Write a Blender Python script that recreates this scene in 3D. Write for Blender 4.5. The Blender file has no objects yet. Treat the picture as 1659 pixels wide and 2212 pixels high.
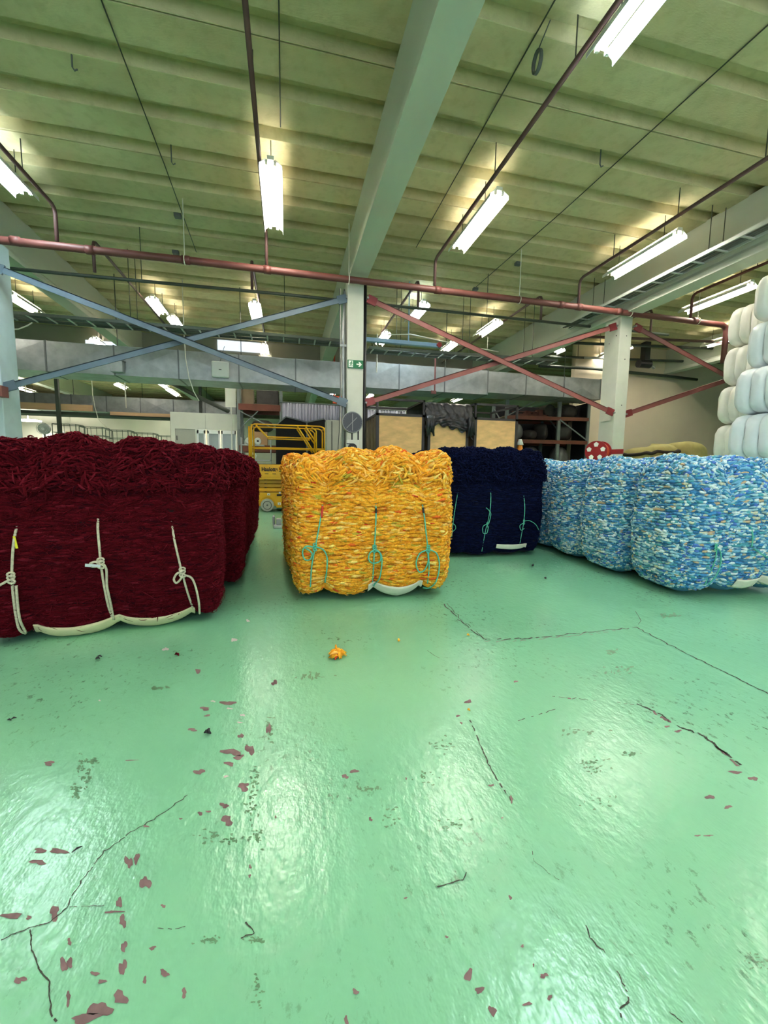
import bpy, math, random
import numpy as np
from mathutils import Vector, Matrix
random.seed(7)
RNG = np.random.default_rng(11)
C = bpy.context.scene.collection
PI = math.pi
R = math.radians

def zc(y):
    f = (y-(4.83-.68*15)) % .68
    return 5.45+(.135 if .425 < f < .655 else 0.0)+.006
# ------------------------------------------------------------------ camera frame
F_PX, PITCH, YAW, ROLL, EYE = 890.0, 0.104, 0.231, 0.0141, 1.10
def cam_axes():
    cy, sy = math.cos(YAW), math.sin(YAW)
    fwd = np.array([sy*math.cos(PITCH), cy*math.cos(PITCH), -math.sin(PITCH)])
    right = np.array([cy, -sy, 0.0]); down = np.cross(fwd, right)
    c, s = math.cos(ROLL), math.sin(ROLL)
    return np.array([[c, -s, 0], [s, c, 0], [0, 0, 1]]) @ np.array([right, down, fwd])
CAM = cam_axes()
def ray(u, v): return CAM.T @ np.array([(u-829.5)/F_PX, (v-1106)/F_PX, 1.0])
def at_z(u, v, z=0.0):
    d = ray(u, v); t = (z-EYE)/d[2]; return np.array([d[0]*t, d[1]*t, z])
def at_y(u, v, Y):
    d = ray(u, v); t = Y/d[1]; return np.array([d[0]*t, Y, EYE+d[2]*t])

# ------------------------------------------------------------------ materials
def lin(r, g, b):
    return tuple(((c/255)/12.92 if c/255 <= 0.04045 else ((c/255+0.055)/1.055)**2.4) for c in (r, g, b)) + (1.0,)
class NT:
    def __init__(s, name):
        s.m = bpy.data.materials.new(name); s.m.use_nodes = True
        s.t = s.m.node_tree; s.n = s.t.nodes; s.l = s.t.links
        s.b = s.n['Principled BSDF']; s.out = s.n['Material Output']
    def add(s, typ, **kw):
        n = s.n.new(typ)
        for k, v in kw.items(): setattr(n, k, v)
        return n
    def link(s, a, b): s.l.new(a, b)
    def coord(s, scale=(1, 1, 1), kind='Object'):
        tc = s.add('ShaderNodeTexCoord'); mp = s.add('ShaderNodeMapping')
        mp.inputs['Scale'].default_value = scale
        s.link(tc.outputs[kind], mp.inputs['Vector']); return mp.outputs['Vector']
    def noise(s, vec, scale, detail=3, rough=0.55):
        n = s.add('ShaderNodeTexNoise'); n.inputs['Scale'].default_value = scale
        n.inputs['Detail'].default_value = detail; n.inputs['Roughness'].default_value = rough
        s.link(vec, n.inputs['Vector']); return n.outputs['Fac']
    def ramp(s, fac, stops, interp='LINEAR'):
        r = s.add('ShaderNodeValToRGB'); r.color_ramp.interpolation = interp
        e = r.color_ramp.elements
        while len(e) < len(stops): e.new(0.5)
        for i, (p, c) in enumerate(stops):
            e[i].position = p; e[i].color = c if len(c) == 4 else tuple(c)+(1,)
        s.link(fac, r.inputs['Fac']); return r.outputs['Color']
    def mix(s, fac, a, b, mode='MIX'):
        m = s.add('ShaderNodeMix', data_type='RGBA', blend_type=mode)
        for sock, val in ((m.inputs[0], fac), (m.inputs[6], a), (m.inputs[7], b)):
            if hasattr(val, 'links'): s.link(val, sock)
            else: sock.default_value = val
        return m.outputs[2]
    def bump(s, h, strength=0.3, dist=0.01):
        b = s.add('ShaderNodeBump'); b.inputs['Strength'].default_value = strength
        b.inputs['Distance'].default_value = dist
        s.link(h, b.inputs['Height']); s.link(b.outputs['Normal'], s.b.inputs['Normal'])
def shade(c, k): return tuple(min(1, x*k) for x in c[:3])+(1.0,)
def mat(name, col, rough=0.6, metal=0.0, var=0.12, vscale=3.0, bump=0.0, bscale=40.0, stretch=(1, 1, 1)):
    t = NT(name); v = t.coord(stretch)
    f = t.noise(v, vscale, 4)
    t.link(t.ramp(f, [(0.3, shade(col, 1-var)), (0.7, shade(col, 1+var))]), t.b.inputs['Base Color'])
    t.b.inputs['Roughness'].default_value = rough; t.b.inputs['Metallic'].default_value = metal
    if bump: t.bump(t.noise(v, bscale, 2), bump, 0.01)
    return t.m
def emit_mat(name, col, strength):
    t = NT(name); t.b.inputs['Base Color'].default_value = (0.8, 0.8, 0.8, 1)
    t.b.inputs['Emission Color'].default_value = col; t.b.inputs['Emission Strength'].default_value = strength
    return t.m
def island_mat(name, stops, rough=0.8, nscale=60, bump=0.5, sheen=0.0, jit=0.25, spec=0.3, tint=None):
    t = NT(name); g = t.add('ShaderNodeNewGeometry')
    c = t.ramp(g.outputs['Random Per Island'], stops, 'CONSTANT')
    v = t.coord(); n = t.noise(v, nscale, 3, 0.65)
    k = t.ramp(n, [(0.3, (1-jit,)*3), (0.7, (1+jit*0.6,)*3)])
    t.link(t.mix(1.0, c, k, 'MULTIPLY'), t.b.inputs['Base Color'])
    t.b.inputs['Roughness'].default_value = rough; t.b.inputs['Specular IOR Level'].default_value = spec
    if sheen:
        t.b.inputs['Sheen Weight'].default_value = sheen; t.b.inputs['Sheen Roughness'].default_value = 0.5
        if tint: t.b.inputs['Sheen Tint'].default_value = tint
    t.bump(n, bump, 0.006)
    return t.m

M = {}
# ceiling: olive-cream painted ribbed concrete with mottled dirt
t = NT('ceiling_paint'); v = t.coord((0.35, 1.0, 1.0))
a = t.noise(v, 1.1, 5, 0.62); b = t.noise(t.coord((1, 1, 1)), 7.0, 4, 0.6)
c1 = t.ramp(a, [(0.3, lin(186, 174, 130)), (0.55, lin(200, 189, 146)), (0.75, lin(208, 200, 160))])
c2 = t.mix(t.ramp(b, [(0.34, (0.35,)*3), (0.52, (0,)*3)]), c1, lin(160, 152, 110))
t.link(c2, t.b.inputs['Base Color']); t.b.inputs['Roughness'].default_value = 0.85
t.bump(t.noise(v, 60, 3), 0.25, 0.01); M['ceiling'] = t.m
# floor: worn glossy green paint
t = NT('green_floor_paint'); v = t.coord()
a = t.noise(v, 0.7, 4); base = t.ramp(a, [(0.3, lin(118, 182, 144)), (0.7, lin(130, 194, 156))])
sp = t.noise(t.coord((1.3, 0.8, 1)), 26, 5, 0.7); reg = t.noise(v, 1.1, 3)
spk = t.ramp(sp, [(0.57, (0,)*3), (0.66, (1,)*3)]); rg = t.ramp(reg, [(0.46, (0,)*3), (0.64, (0.9,)*3)])
mk = t.mix(1.0, spk, rg, 'MULTIPLY')
c = t.mix(mk, base, lin(62, 84, 64))
sc = t.noise(t.coord((5, 0.8, 1)), 9, 4, 0.7); scm = t.ramp(sc, [(0.66, (0,)*3), (0.74, (0.3,)*3)])
c = t.mix(scm, c, lin(120, 140, 110))
t.link(c, t.b.inputs['Base Color'])
t.b.inputs['Roughness'].default_value = 0.23; t.b.inputs['Specular IOR Level'].default_value = 0.7
w1 = t.noise(t.coord((1.0, 0.6, 1)), 24, 3, 0.6)
t.bump(w1, 0.28, 0.012); M['floor'] = t.m
M['chip'] = mat('bare_concrete_chip', lin(116, 92, 92), 0.7, var=0.2, vscale=30)
M['chip_pale'] = mat('pale_concrete_chip', lin(186, 178, 178), 0.7, var=0.1, vscale=30)
M['crack'] = mat('crack_dirt', lin(58, 62, 52), 0.8, var=0.35, vscale=40)
M['grime'] = mat('rubber_scuff', lin(84, 128, 92), 0.55, var=0.2, vscale=25)
M['concrete'] = mat('painted_concrete', lin(205, 208, 194), 0.7, var=0.06, vscale=2.5, bump=0.1)
M['beam'] = mat('beam_paint', lin(196, 200, 184), 0.65, var=0.07, vscale=1.2, bump=0.05, stretch=(1, 0.3, 1))
M['wall_white'] = mat('wall_paint_white', lin(205, 204, 190), 0.8, var=0.05, vscale=0.8)
M['wall_tan'] = mat('wall_paint_tan', lin(210, 196, 170), 0.85, var=0.06, vscale=0.8)
M['wall_dark'] = mat('wall_paint_grey', lin(150, 146, 130), 0.85, var=0.08, vscale=0.8)
M['pipe_red'] = mat('red_oxide_pipe', lin(112, 64, 58), 0.5, var=0.18, vscale=2.0)
M['pipe_brown'] = mat('brown_branch_pipe', lin(98, 70, 66), 0.5, var=0.15, vscale=2.0)
M['pipe_green'] = mat('dark_green_pipe', lin(58, 66, 56), 0.5, var=0.12)
M['brace_red'] = mat('red_brace_paint', lin(132, 76, 70), 0.55, var=0.12, vscale=3)
M['brace_deep'] = mat('deep_red_bracket', lin(120, 40, 42), 0.5, var=0.12)
M['brace_blue'] = mat('blue_grey_brace', lin(90, 108, 120), 0.5, var=0.12, vscale=3)  # blue-grey base colour of the left braces
M['column_blue'] = mat('pale_blue_column_paint', lin(186, 206, 208), 0.6, var=0.08)
M['black'] = mat('black_paint', lin(28, 28, 28), 0.5)
M['black_pipe'] = mat('black_pipe', lin(24, 24, 26), 0.4)
M['wire'] = mat('steel_wire', lin(70, 72, 60), 0.5, 0.3)
M['galv'] = mat('galvanised_sheet', lin(168, 172, 172), 0.45, 0.55, var=0.16, vscale=5, bump=0.04, bscale=12)
M['galv_seam'] = mat('galvanised_seam', lin(120, 124, 124), 0.5, 0.5)
M['tray'] = mat('tray_steel', lin(84, 92, 80), 0.5, 0.3)
M['tray_pale'] = mat('pale_tray_steel', lin(196, 200, 194), 0.5, 0.2)
M['tray_blue'] = mat('blue_lit_steel', lin(140, 172, 200), 0.5, 0.1)  # plain steel with the cast of blue light put into its colour
M['cable'] = mat('grey_cable', lin(92, 94, 90), 0.5)
M['cable_white'] = mat('white_cable', lin(216, 212, 196), 0.5)
M['lamp_white'] = mat('white_reflector', lin(238, 238, 234), 0.4, var=0.02)
M['lamp_body'] = mat('lamp_housing', lin(224, 222, 206), 0.45, var=0.03)
M['tube_warm'] = emit_mat('tube_neutral', (1.0, 0.93, 0.84, 1), 26)
M['tube_cool'] = emit_mat('tube_cool', (0.72, 0.88, 1.0, 1), 34)
M['daylight'] = emit_mat('daylit_pane', (0.72, 0.84, 1.0, 1), 0.22)
M['ply'] = mat('plywood', lin(232, 188, 128), 0.7, var=0.16, vscale=3.5, stretch=(1, 1, 2.5), bump=0.05)
M['ply_dark'] = mat('dark_plywood', lin(120, 104, 80), 0.75, var=0.15, vscale=3)  # darker brown plywood, also on crate sides and rear
M['steel_dark'] = mat('dark_steel_frame', lin(58, 54, 54), 0.5, 0.2)
M['film_black'] = mat('black_film', lin(36, 36, 38), 0.35, var=0.3, vscale=6, bump=0.5, bscale=14)
M['film_grey'] = mat('grey_tarp', lin(112, 112, 108), 0.55, var=0.12, vscale=4, bump=0.3, bscale=10)
M['fabric_black'] = mat('black_fabric', lin(22, 22, 24), 0.85)
M['yellow'] = mat('machine_yellow', lin(232, 172, 14), 0.4, var=0.08, vscale=4)
M['yellow_dk'] = mat('machine_ochre', lin(190, 140, 20), 0.5, var=0.1)
M['tyre'] = mat('grey_non_marking_tyre', lin(182, 180, 168), 0.7, var=0.08, vscale=12)
M['ink'] = mat('black_print', lin(22, 18, 14), 0.6, var=0.0)
M['ink_red'] = mat('red_print', lin(196, 62, 28), 0.6, var=0.0)
M['sticker'] = mat('white_sticker', lin(226, 226, 222), 0.5, var=0.03)
M['booth'] = mat('booth_panel', lin(214, 216, 204), 0.6, var=0.03)
M['frame_white'] = mat('white_window_frame', lin(244, 246, 246), 0.4, var=0.01)
M['cabinet'] = mat('grey_cabinet', lin(170, 172, 160), 0.5, var=0.05)
M['orange_beam'] = mat('rack_orange', lin(108, 56, 36), 0.6, var=0.2)
M['rack_blue'] = mat('rack_upright', lin(112, 120, 116), 0.5, 0.1)
M['card'] = mat('cardboard', lin(176, 140, 100), 0.8, var=0.1)
M['bag_dark'] = mat('dark_sack', lin(58, 54, 48), 0.6, var=0.25, vscale=5, bump=0.4, bscale=9)
M['bag_grey'] = mat('grey_film_sack', lin(112, 112, 108), 0.35, var=0.2, vscale=5, bump=0.4, bscale=9)
M['olive'] = mat('olive_sack', lin(164, 156, 92), 0.75, var=0.18, vscale=3, bump=0.4, bscale=7)
M['hem'] = mat('dark_brown_hem', lin(48, 40, 32), 0.8)
M['cream'] = mat('cream_cloth', lin(222, 200, 168), 0.85, var=0.08, vscale=4, bump=0.3, bscale=8)
M['plank'] = mat('timber_edge', lin(206, 166, 128), 0.7, var=0.1, stretch=(0.3, 1, 4))
M['mezz'] = mat('mezzanine_soffit', lin(60, 66, 58), 0.7)
M['rail_green'] = mat('green_wire_trolley', lin(92, 106, 92), 0.5, 0.1)
M['hose_red'] = mat('red_reel', lin(150, 36, 40), 0.35, var=0.1)
M['hose_orange'] = mat('orange_red_hose', lin(206, 74, 40), 0.4, var=0.12)
M['cone'] = mat('cone_orange', lin(232, 140, 40), 0.5, var=0.06)
M['green_sign'] = mat('sign_green', lin(24, 112, 66), 0.45, var=0.02)
M['white'] = mat('white_print', lin(236, 240, 230), 0.5, var=0.01)
M['dial'] = mat('dial_face', lin(58, 62, 66), 0.4, var=0.05)
M['rim'] = mat('dial_rim', lin(142, 146, 140), 0.4, 0.3)
M['canvas'] = mat('cream_canvas', lin(222, 212, 168), 0.8, var=0.06, vscale=12, bump=0.2, bscale=120)
M['canvas_white'] = mat('white_canvas', lin(232, 226, 206), 0.8, var=0.05, vscale=12, bump=0.2, bscale=120)
M['rope_cream'] = mat('cream_rope', lin(208, 200, 172), 0.8, var=0.18, vscale=70, bump=0.6, bscale=220)
M['rope_teal'] = mat('teal_twine', lin(92, 190, 162), 0.7, var=0.18, vscale=70, bump=0.5, bscale=220)
M['tag_yellow'] = mat('yellow_tape', lin(226, 214, 30), 0.5, var=0.03)
M['tag_red'] = mat('red_tape', lin(198, 44, 26), 0.5, var=0.03)
M['tag_white'] = mat('white_paper_tag', lin(236, 236, 238), 0.6, var=0.02)
M['tag_black'] = mat('black_tape', lin(24, 24, 24), 0.5, var=0.02)
M['wrap'] = mat('white_film_wrap', lin(240, 238, 230), 0.32, var=0.05, vscale=5, bump=0.35, bscale=7)
M['wrap_blue'] = mat('bluish_film_wrap', lin(232, 238, 240), 0.30, var=0.06, vscale=4, bump=0.35, bscale=6)
M['purple_ink'] = mat('purple_print', lin(112, 100, 150), 0.6, var=0)
M['glass'] = mat('grey_pane', lin(150, 160, 160), 0.15, var=0.1)
M['lit_panel'] = emit_mat('lit_wall_lamp', (1.0, 0.94, 0.82, 1), 12)
M['black_bit'] = mat('black_scrap', lin(24, 26, 30), 0.7)
# yarn
Yl = [(0.0, lin(244, 172, 40)), (0.26, lin(236, 158, 28)), (0.48, lin(250, 190, 64)), (0.66, lin(222, 142, 26)),
      (0.78, lin(248, 190, 92)), (0.87, lin(188, 166, 50)), (0.915, lin(236, 108, 34)), (0.945, lin(252, 216, 116)), (0.985, lin(212, 72, 30))]
M['yarn_yellow'] = island_mat('golden_yarn', Yl, nscale=70, bump=0.5)
Rd = [(0.0, lin(76, 9, 17)), (0.3, lin(64, 7, 13)), (0.6, lin(88, 13, 23)), (0.85, lin(44, 6, 14)), (0.94, lin(108, 26, 38))]
M['yarn_red'] = island_mat('burgundy_yarn', Rd, rough=0.95, nscale=160, bump=0.7, sheen=0.45, jit=0.4, spec=0.05, tint=lin(190, 50, 74))
Nv = [(0.0, lin(13, 19, 46)), (0.4, lin(10, 14, 36)), (0.75, lin(17, 25, 58))]
M['yarn_navy'] = island_mat('navy_yarn', Nv, rough=0.95, nscale=160, bump=0.7, sheen=0.2, jit=0.3, spec=0.06, tint=lin(40, 60, 130))
Bl = [(0.0, lin(112, 172, 204)), (0.17, lin(164, 204, 218)), (0.34, lin(66, 138, 192)), (0.50, lin(222, 234, 236)),
      (0.63, lin(48, 114, 160)), (0.76, lin(86, 162, 178)), (0.87, lin(206, 208, 184)), (0.92, lin(84, 126, 204)), (0.972, lin(204, 176, 142))]
M['yarn_blue'] = island_mat('light_blue_yarn', Bl, rough=0.75, nscale=60, bump=0.4, jit=0.2)
M['core_yellow'] = mat('golden_yarn_core', lin(190, 124, 20), 0.9, var=0.2, vscale=20, bump=0.6, bscale=60)
M['core_red'] = mat('burgundy_yarn_core', lin(48, 7, 13), 0.95, var=0.2, vscale=20, bump=0.6, bscale=60)
M['core_navy'] = mat('navy_yarn_core', lin(10, 15, 38), 0.95, var=0.2, vscale=20, bump=0.6, bscale=60)
M['core_blue'] = mat('light_blue_yarn_core', lin(88, 150, 184), 0.9, var=0.2, vscale=20, bump=0.6, bscale=60)

# ------------------------------------------------------------------ mesh helpers
class MB:
    def __init__(s): s.v = []; s.f = []; s.mi = []
    def raw(s, V, Fs, m=0):
        o = len(s.v); s.v += [tuple(map(float, p)) for p in V]
        s.f += [tuple(i+o for i in f) for f in Fs]; s.mi += [m]*len(Fs); return s
    def box(s, c, d, rot=None, m=0):
        x, y, z = d[0]/2, d[1]/2, d[2]/2
        P = [Vector(p) for p in ((-x,-y,-z),(x,-y,-z),(x,y,-z),(-x,y,-z),(-x,-y,z),(x,-y,z),(x,y,z),(-x,y,z))]
        if rot is not None: P = [rot @ p for p in P]
        P = [p+Vector(c) for p in P]
        return s.raw(P, [(0,3,2,1),(4,5,6,7),(0,1,5,4),(1,2,6,5),(2,3,7,6),(3,0,4,7)], m)
    def bb(s, a, b, m=0):
        return s.box([(a[i]+b[i])/2 for i in range(3)], [abs(b[i]-a[i]) for i in range(3)], None, m)
    def bar(s, p0, p1, w, h, up=(0, 0, 1), m=0):
        p0, p1 = Vector(p0), Vector(p1); d = (p1-p0); L = d.length; d.normalize()
        u = Vector(up); x = d.cross(u)
        if x.length < 1e-4: x = d.cross(Vector((1, 0, 0)))
        x.normalize(); z = x.cross(d); rot = Matrix((x, d, z)).transposed()
        return s.box((p0+p1)/2, (w, L, h), rot, m)
    def tube(s, pts, r, n=8, m=0, closed=False):
        pts = [Vector(p) for p in pts]; k = len(pts); rs = r if hasattr(r, '__len__') else [r]*k
        V = []; up = Vector((0.13, 0.21, 0.97))
        for i, p in enumerate(pts):
            if closed: d = pts[(i+1) % k]-pts[i-1]
            else: d = pts[min(i+1, k-1)]-pts[max(i-1, 0)]
            if d.length < 1e-9: d = Vector((0, 0, 1))
            d.normalize(); x = d.cross(up)
            if x.length < 1e-3: x = d.cross(Vector((1, 0, 0)))
            x.normalize(); y = x.cross(d); up = y if y.length > 0.5 else up
            for j in range(n):
                a = 2*PI*j/n; V.append(p+(x*math.cos(a)+y*math.sin(a))*rs[i])
        Fs = []
        for i in range(k if closed else k-1):
            for j in range(n):
                a, b = i*n+j, i*n+(j+1) % n; i2 = (i+1) % k
                Fs.append((a, b, i2*n+(j+1) % n, i2*n+j))
        if not closed: Fs += [tuple(range(n-1, -1, -1)), tuple((k-1)*n+j for j in range(n))]
        return s.raw(V, Fs, m)
    def cyl(s, p0, p1, r, n=16, m=0): return s.tube([p0, p1], r, n, m)
    def prism(s, poly, y0, y1, axis='y', m=0):
        k = len(poly)
        def P(a, b, t): return {'y': (a, t, b), 'x': (t, a, b), 'z': (a, b, t)}[axis]
        V = [P(a, b, y0) for a, b in poly]+[P(a, b, y1) for a, b in poly]
        Fs = [tuple(range(k-1, -1, -1)), tuple(range(k, 2*k))]+[(i, (i+1) % k, k+(i+1) % k, k+i) for i in range(k)]
        return s.raw(V, Fs, m)
    def build(s, name, mats, parent=None, smooth=False, bevel=0.0, seg=2):
        me = bpy.data.meshes.new(name); me.from_pydata(s.v, [], s.f)
        for mm in (mats if isinstance(mats, (list, tuple)) else [mats]): me.materials.append(mm)
        me.polygons.foreach_set('material_index', s.mi)
        if smooth: me.polygons.foreach_set('use_smooth', [True]*len(me.polygons))
        me.update()
        bmfix(me)
        o = bpy.data.objects.new(name, me); C.objects.link(o)
        if parent: o.parent = parent
        if bevel:
            b = o.modifiers.new('bevel', 'BEVEL'); b.width = bevel; b.segments = seg; b.limit_method = 'ANGLE'
        return o
import bmesh
def bmfix(me):
    bm = bmesh.new(); bm.from_mesh(me); bmesh.ops.recalc_face_normals(bm, faces=bm.faces); bm.to_mesh(me); bm.free()
def np_mesh(name, V, Q, mats, parent=None, smooth=True, mi=None):
    me = bpy.data.meshes.new(name); V = np.asarray(V, np.float32); Q = np.asarray(Q, np.int32)
    me.vertices.add(len(V)); me.vertices.foreach_set('co', V.ravel())
    n = len(Q); me.loops.add(n*4); me.loops.foreach_set('vertex_index', Q.ravel())
    me.polygons.add(n); me.polygons.foreach_set('loop_start', np.arange(0, n*4, 4, dtype=np.int32))
    if smooth: me.polygons.foreach_set('use_smooth', np.ones(n, bool))
    for mm in mats: me.materials.append(mm)
    if mi is not None: me.polygons.foreach_set('material_index', np.asarray(mi, np.int32))
    me.update(calc_edges=True); me.validate()
    o = bpy.data.objects.new(name, me); C.objects.link(o)
    if parent: o.parent = parent
    return o
def thing(name, label, cat, loc=(0, 0, 0), rz=0.0, group=None):
    o = bpy.data.objects.new(name, None); C.objects.link(o); o.empty_display_size = 0.1
    o.location = loc; o.rotation_euler = (0, 0, rz); tag(o, label, cat, group); return o
def tag(o, label, cat, group=None):
    o['label'] = label; o['category'] = cat
    if group: o['group'] = group
    return o
def struct(o): o['kind'] = 'structure'; return o
def copy_tree(o, parent=None):
    c = o.copy(); C.objects.link(c)
    if parent: c.parent = parent
    for ch in list(o.children): copy_tree(ch, c)
    return c

# ------------------------------------------------------------------ room shell
X0, X1, Y0, Y1, ZC = -17.0, 21.0, -5.0, 30.0, 5.45
# floor with chips and cracks as patches of the same object
fm = MB()
fm.bb((X0, Y0, -0.2), (X1, Y1, 0.0))
rn = random.Random(3)
def blob(cu, cv, ru, rv, m, z):
    n = 14; ph = [rn.uniform(0, 6.28) for _ in range(3)]; P = []
    for i in range(n):
        a = 2*PI*i/n; k = 1+0.28*math.sin(2*a+ph[0])+0.2*math.sin(3*a+ph[1])+0.14*math.sin(5*a+ph[2])+rn.uniform(-.1, .1)
        p = at_z(cu+ru*k*math.cos(a), cv+rv*k*math.sin(a)); P.append((p[0], p[1], z))
    c = np.mean(P, axis=0)
    fm.raw([tuple(c)]+P, [(0, 1+(i+1) % n, 1+i) for i in range(n)], m)
cl = [(985,438,28,10),(885,462,22,7),(895,492,12,5),(830,553,20,6),(1000,650,40,14),(1080,640,18,22),(1030,672,22,10),(990,700,18,10),(860,735,22,12),
 (1040,580,12,10),(1052,800,26,16),(968,880,20,10),(980,945,24,20),(865,915,12,7),(900,907,9,6),(212,698,24,9),(565,685,25,2),(175,1075,32,9),(255,1078,34,12),
 (165,1125,30,12),(556,1125,16,24),(590,1110,12,22),(628,1215,22,28),(515,1300,16,18),(530,1380,16,24),(490,1340,40,5),(50,1357,36,15),(125,1365,13,8),(235,1345,22,28),
 (300,1470,10,14),(535,1490,14,20),(658,1497,13,9),(275,1570,18,26),(300,1560,16,18),(530,1580,16,34),(410,1607,17,11),(85,1635,24,16),(440,1640,15,11),(710,1605,20,14),
 (625,1635,9,14),(295,1715,10,28),(795,1690,12,20),(430,1760,46,34),(520,1710,34,24),(370,1800,60,22),(1535,1685,11,13),(1490,755,14,9),(1530,732,16,9),(1160,550,10,22),
 (1185,350,12,12),(705,1315,9,8),(1495,1810,10,18),(855,300,14,8),(630,970,14,4),(780,938,6,4),(1600,940,8,8),(1190,930,5,5),(1080,1145,6,8),(1078,1185,5,8)]
for x, y, a, b in cl: blob(x*.5003, 1300+y*.5003, a*.50, b*.50, 1, 0.0010)
cr = [(363,432,15,9),(318,494,8,6),(333,525,6,5),(568,345,9,5),(463,795,12,6),(550,855,7,17),(1270,560,14,7),(1222,540,10,6),(1408,845,20,11),(1485,888,16,9),(1518,738,28,8),
 (1595,765,20,10),(545,1280,8,10),(365,1615,20,26),(412,1680,18,20),(468,1770,18,24),(690,1618,17,13),(620,1740,20,9),(715,1712,12,11),(800,418,7,4),(510,935,4,5),(95,765,5,5),(270,1450,8,6),(92,1282,10,4),
 (597,1490,9,6),(645,1572,5,7),(1355,1012,14,4),(1400,1012,26,3)]
for x, y, a, b in cr: blob(830+x*.4997, 1300+y*.4997, a*.45, b*.45, 1, 0.0010)
for x, y, a, b in [(1010,165,12,10),(1070,82,9,5),(1048,490,10,6),(1035,522,14,3),(990,462,12,5),(920,430,10,5),(975,755,10,6),(715,205,14,8),(430,427,6,3)]:
    blob(x*.5003, 1300+y*.5003, a*.45, b*.45, 2, 0.0012)
# scuff marks / grime
for x, y, a, b in [(350,720,14,60),(375,760,18,40),(325,820,14,24),(395,690,24,14),(680,372,30,8),(1100,760,14,70),(1085,900,22,60),(1110,1010,30,40),(1170,540,14,50),(900,1010,40,24),(1000,1030,50,18),(1340,320,50,14),(1115,1690,16,60),(1100,1460,30,10),(900,1460,40,14),(1590,810,40,8)]:
    for q in range(20):
        blob((x+rn.gauss(0, a*.7))*.5003, 1300+(y+rn.gauss(0, b*.6))*.5003, rn.uniform(1.2, 5), rn.uniform(.8, 3.2), 4, 0.0005+q*0.00002)
for x, y, a, b in [(870,690,60,16),(900,720,60,20),(860,560,70,14),(930,860,60,24),(300,960,60,30),(180,760,60,30),(20,940,30,40),(1600,1560,40,40),(1060,660,30,8),(1230,60,40,8),(985,215,18,6),(260,620,40,30),(1020,300,60,20)]:
    for q in range(15):
        blob(830+(x+rn.gauss(0, a*.6))*.4997, 1300+(y+rn.gauss(0, b*.6))*.4997, rn.uniform(1.2, 4.5), rn.uniform(.8, 2.6), 4, 0.0005+q*0.00003)
def crack(pts, w, m=3, z=0.0014, gaps=0.0):
    P = []
    if pts[0][1] > 1700: w *= .55
    for (u0, v0), (u1, v1) in zip(pts[:-1], pts[1:]):
        n = max(2, int(math.hypot(u1-u0, v1-v0)/7))
        for i in range(n):
            k = i/n; P.append(np.array(at_z(u0+(u1-u0)*k+rn.gauss(0, 1.3), v0+(v1-v0)*k+rn.gauss(0, 1.0))))
    P.append(at_z(*pts[-1]))
    for a, b in zip(P[:-1], P[1:]):
        if rn.random() < gaps: continue
        d = b-a; L = np.linalg.norm(d)+1e-9; nn = np.array([-d[1], d[0], 0])/L
        w0, w1 = w*rn.uniform(.4, 1.2)/2, w*rn.uniform(.4, 1.2)/2
        q = [a-nn*w0, b-nn*w1, b+nn*w1, a+nn*w0]
        fm.raw([(p[0], p[1], z) for p in q], [(0, 1, 2, 3)], m)
def c4(L): return [(830+x*.4997, 1300+y*.4997) for x, y in L]
def c3(L): return [(x*.5003, 1300+y*.5003) for x, y in L]
crack(c4([(255,10),(320,75),(375,122),(430,163)]), .012, gaps=.15)
crack(c4([(265,5),(340,80),(440,165)]), .006, gaps=.3)
crack(c4([(430,163),(640,158),(830,138),(1090,110)]), .011, gaps=.12)
crack(c4([(430,172),(640,164),(830,146),(1000,126)]), .006, m=1, gaps=.3)
crack(c4([(1090,110),(1280,210),(1420,280),(1600,370),(1660,400)]), .009)
crack(c4([(1090,110),(1110,80),(1085,40)]), .004, gaps=.3)
crack(c4([(1080,435),(1170,475),(1280,545),(1370,575),(1470,650),(1550,715)]), .012, gaps=.2)
crack(c4([(1130,440),(1180,490),(1240,520)]), .02, m=1, gaps=.3)
crack(c4([(1400,600),(1470,655),(1530,712)]), .014, m=1, gaps=.35)
crack(c3([(0,1462),(120,1412),(215,1385),(290,1325),(310,1270),(380,1170),(450,1080),(560,1000),(700,915),(810,835)]), .006, gaps=.05)
crack(c3([(130,1415),(135,1490),(170,1590),(210,1640),(220,1780),(245,1815)]), .006, gaps=.05)
crack(c3([(300,1320),(380,1315),(450,1312)]), .003, gaps=.2)
crack(c4([(370,510),(420,630),(470,740),(520,815),(555,875)]), .006, gaps=.25)
crack(c4([(870,1400),(890,1450),(920,1490),(955,1520)]), .006)
crack(c4([(1005,1600),(1050,1690),(1055,1730),(1020,1760),(1025,1800)]), .006, gaps=.1)
crack(c3([(1060,1385),(1100,1430),(1040,1455)]), .007)
crack(c3([(680,1410),(740,1415),(800,1404)]), .003, gaps=.4)
crack(c4([(230,1235),(340,1200),(355,1170)]), .006, gaps=.1)
crack(c4([(640,1080),(650,1125),(770,1215)]), .003, gaps=.3)
crack(c4([(185,210),(240,245)]), .004); crack(c4([(525,530),(640,500),(740,465)]), .004, gaps=.4)
crack(c4([(700,405),(900,425),(1080,445)]), .004, gaps=.5)
crack(c4([(1230,1775),(1290,1820)]), .004)
floor = struct(fm.build('floor', [M['floor'], M['chip'], M['chip_pale'], M['crack'], M['grime']]))

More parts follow.
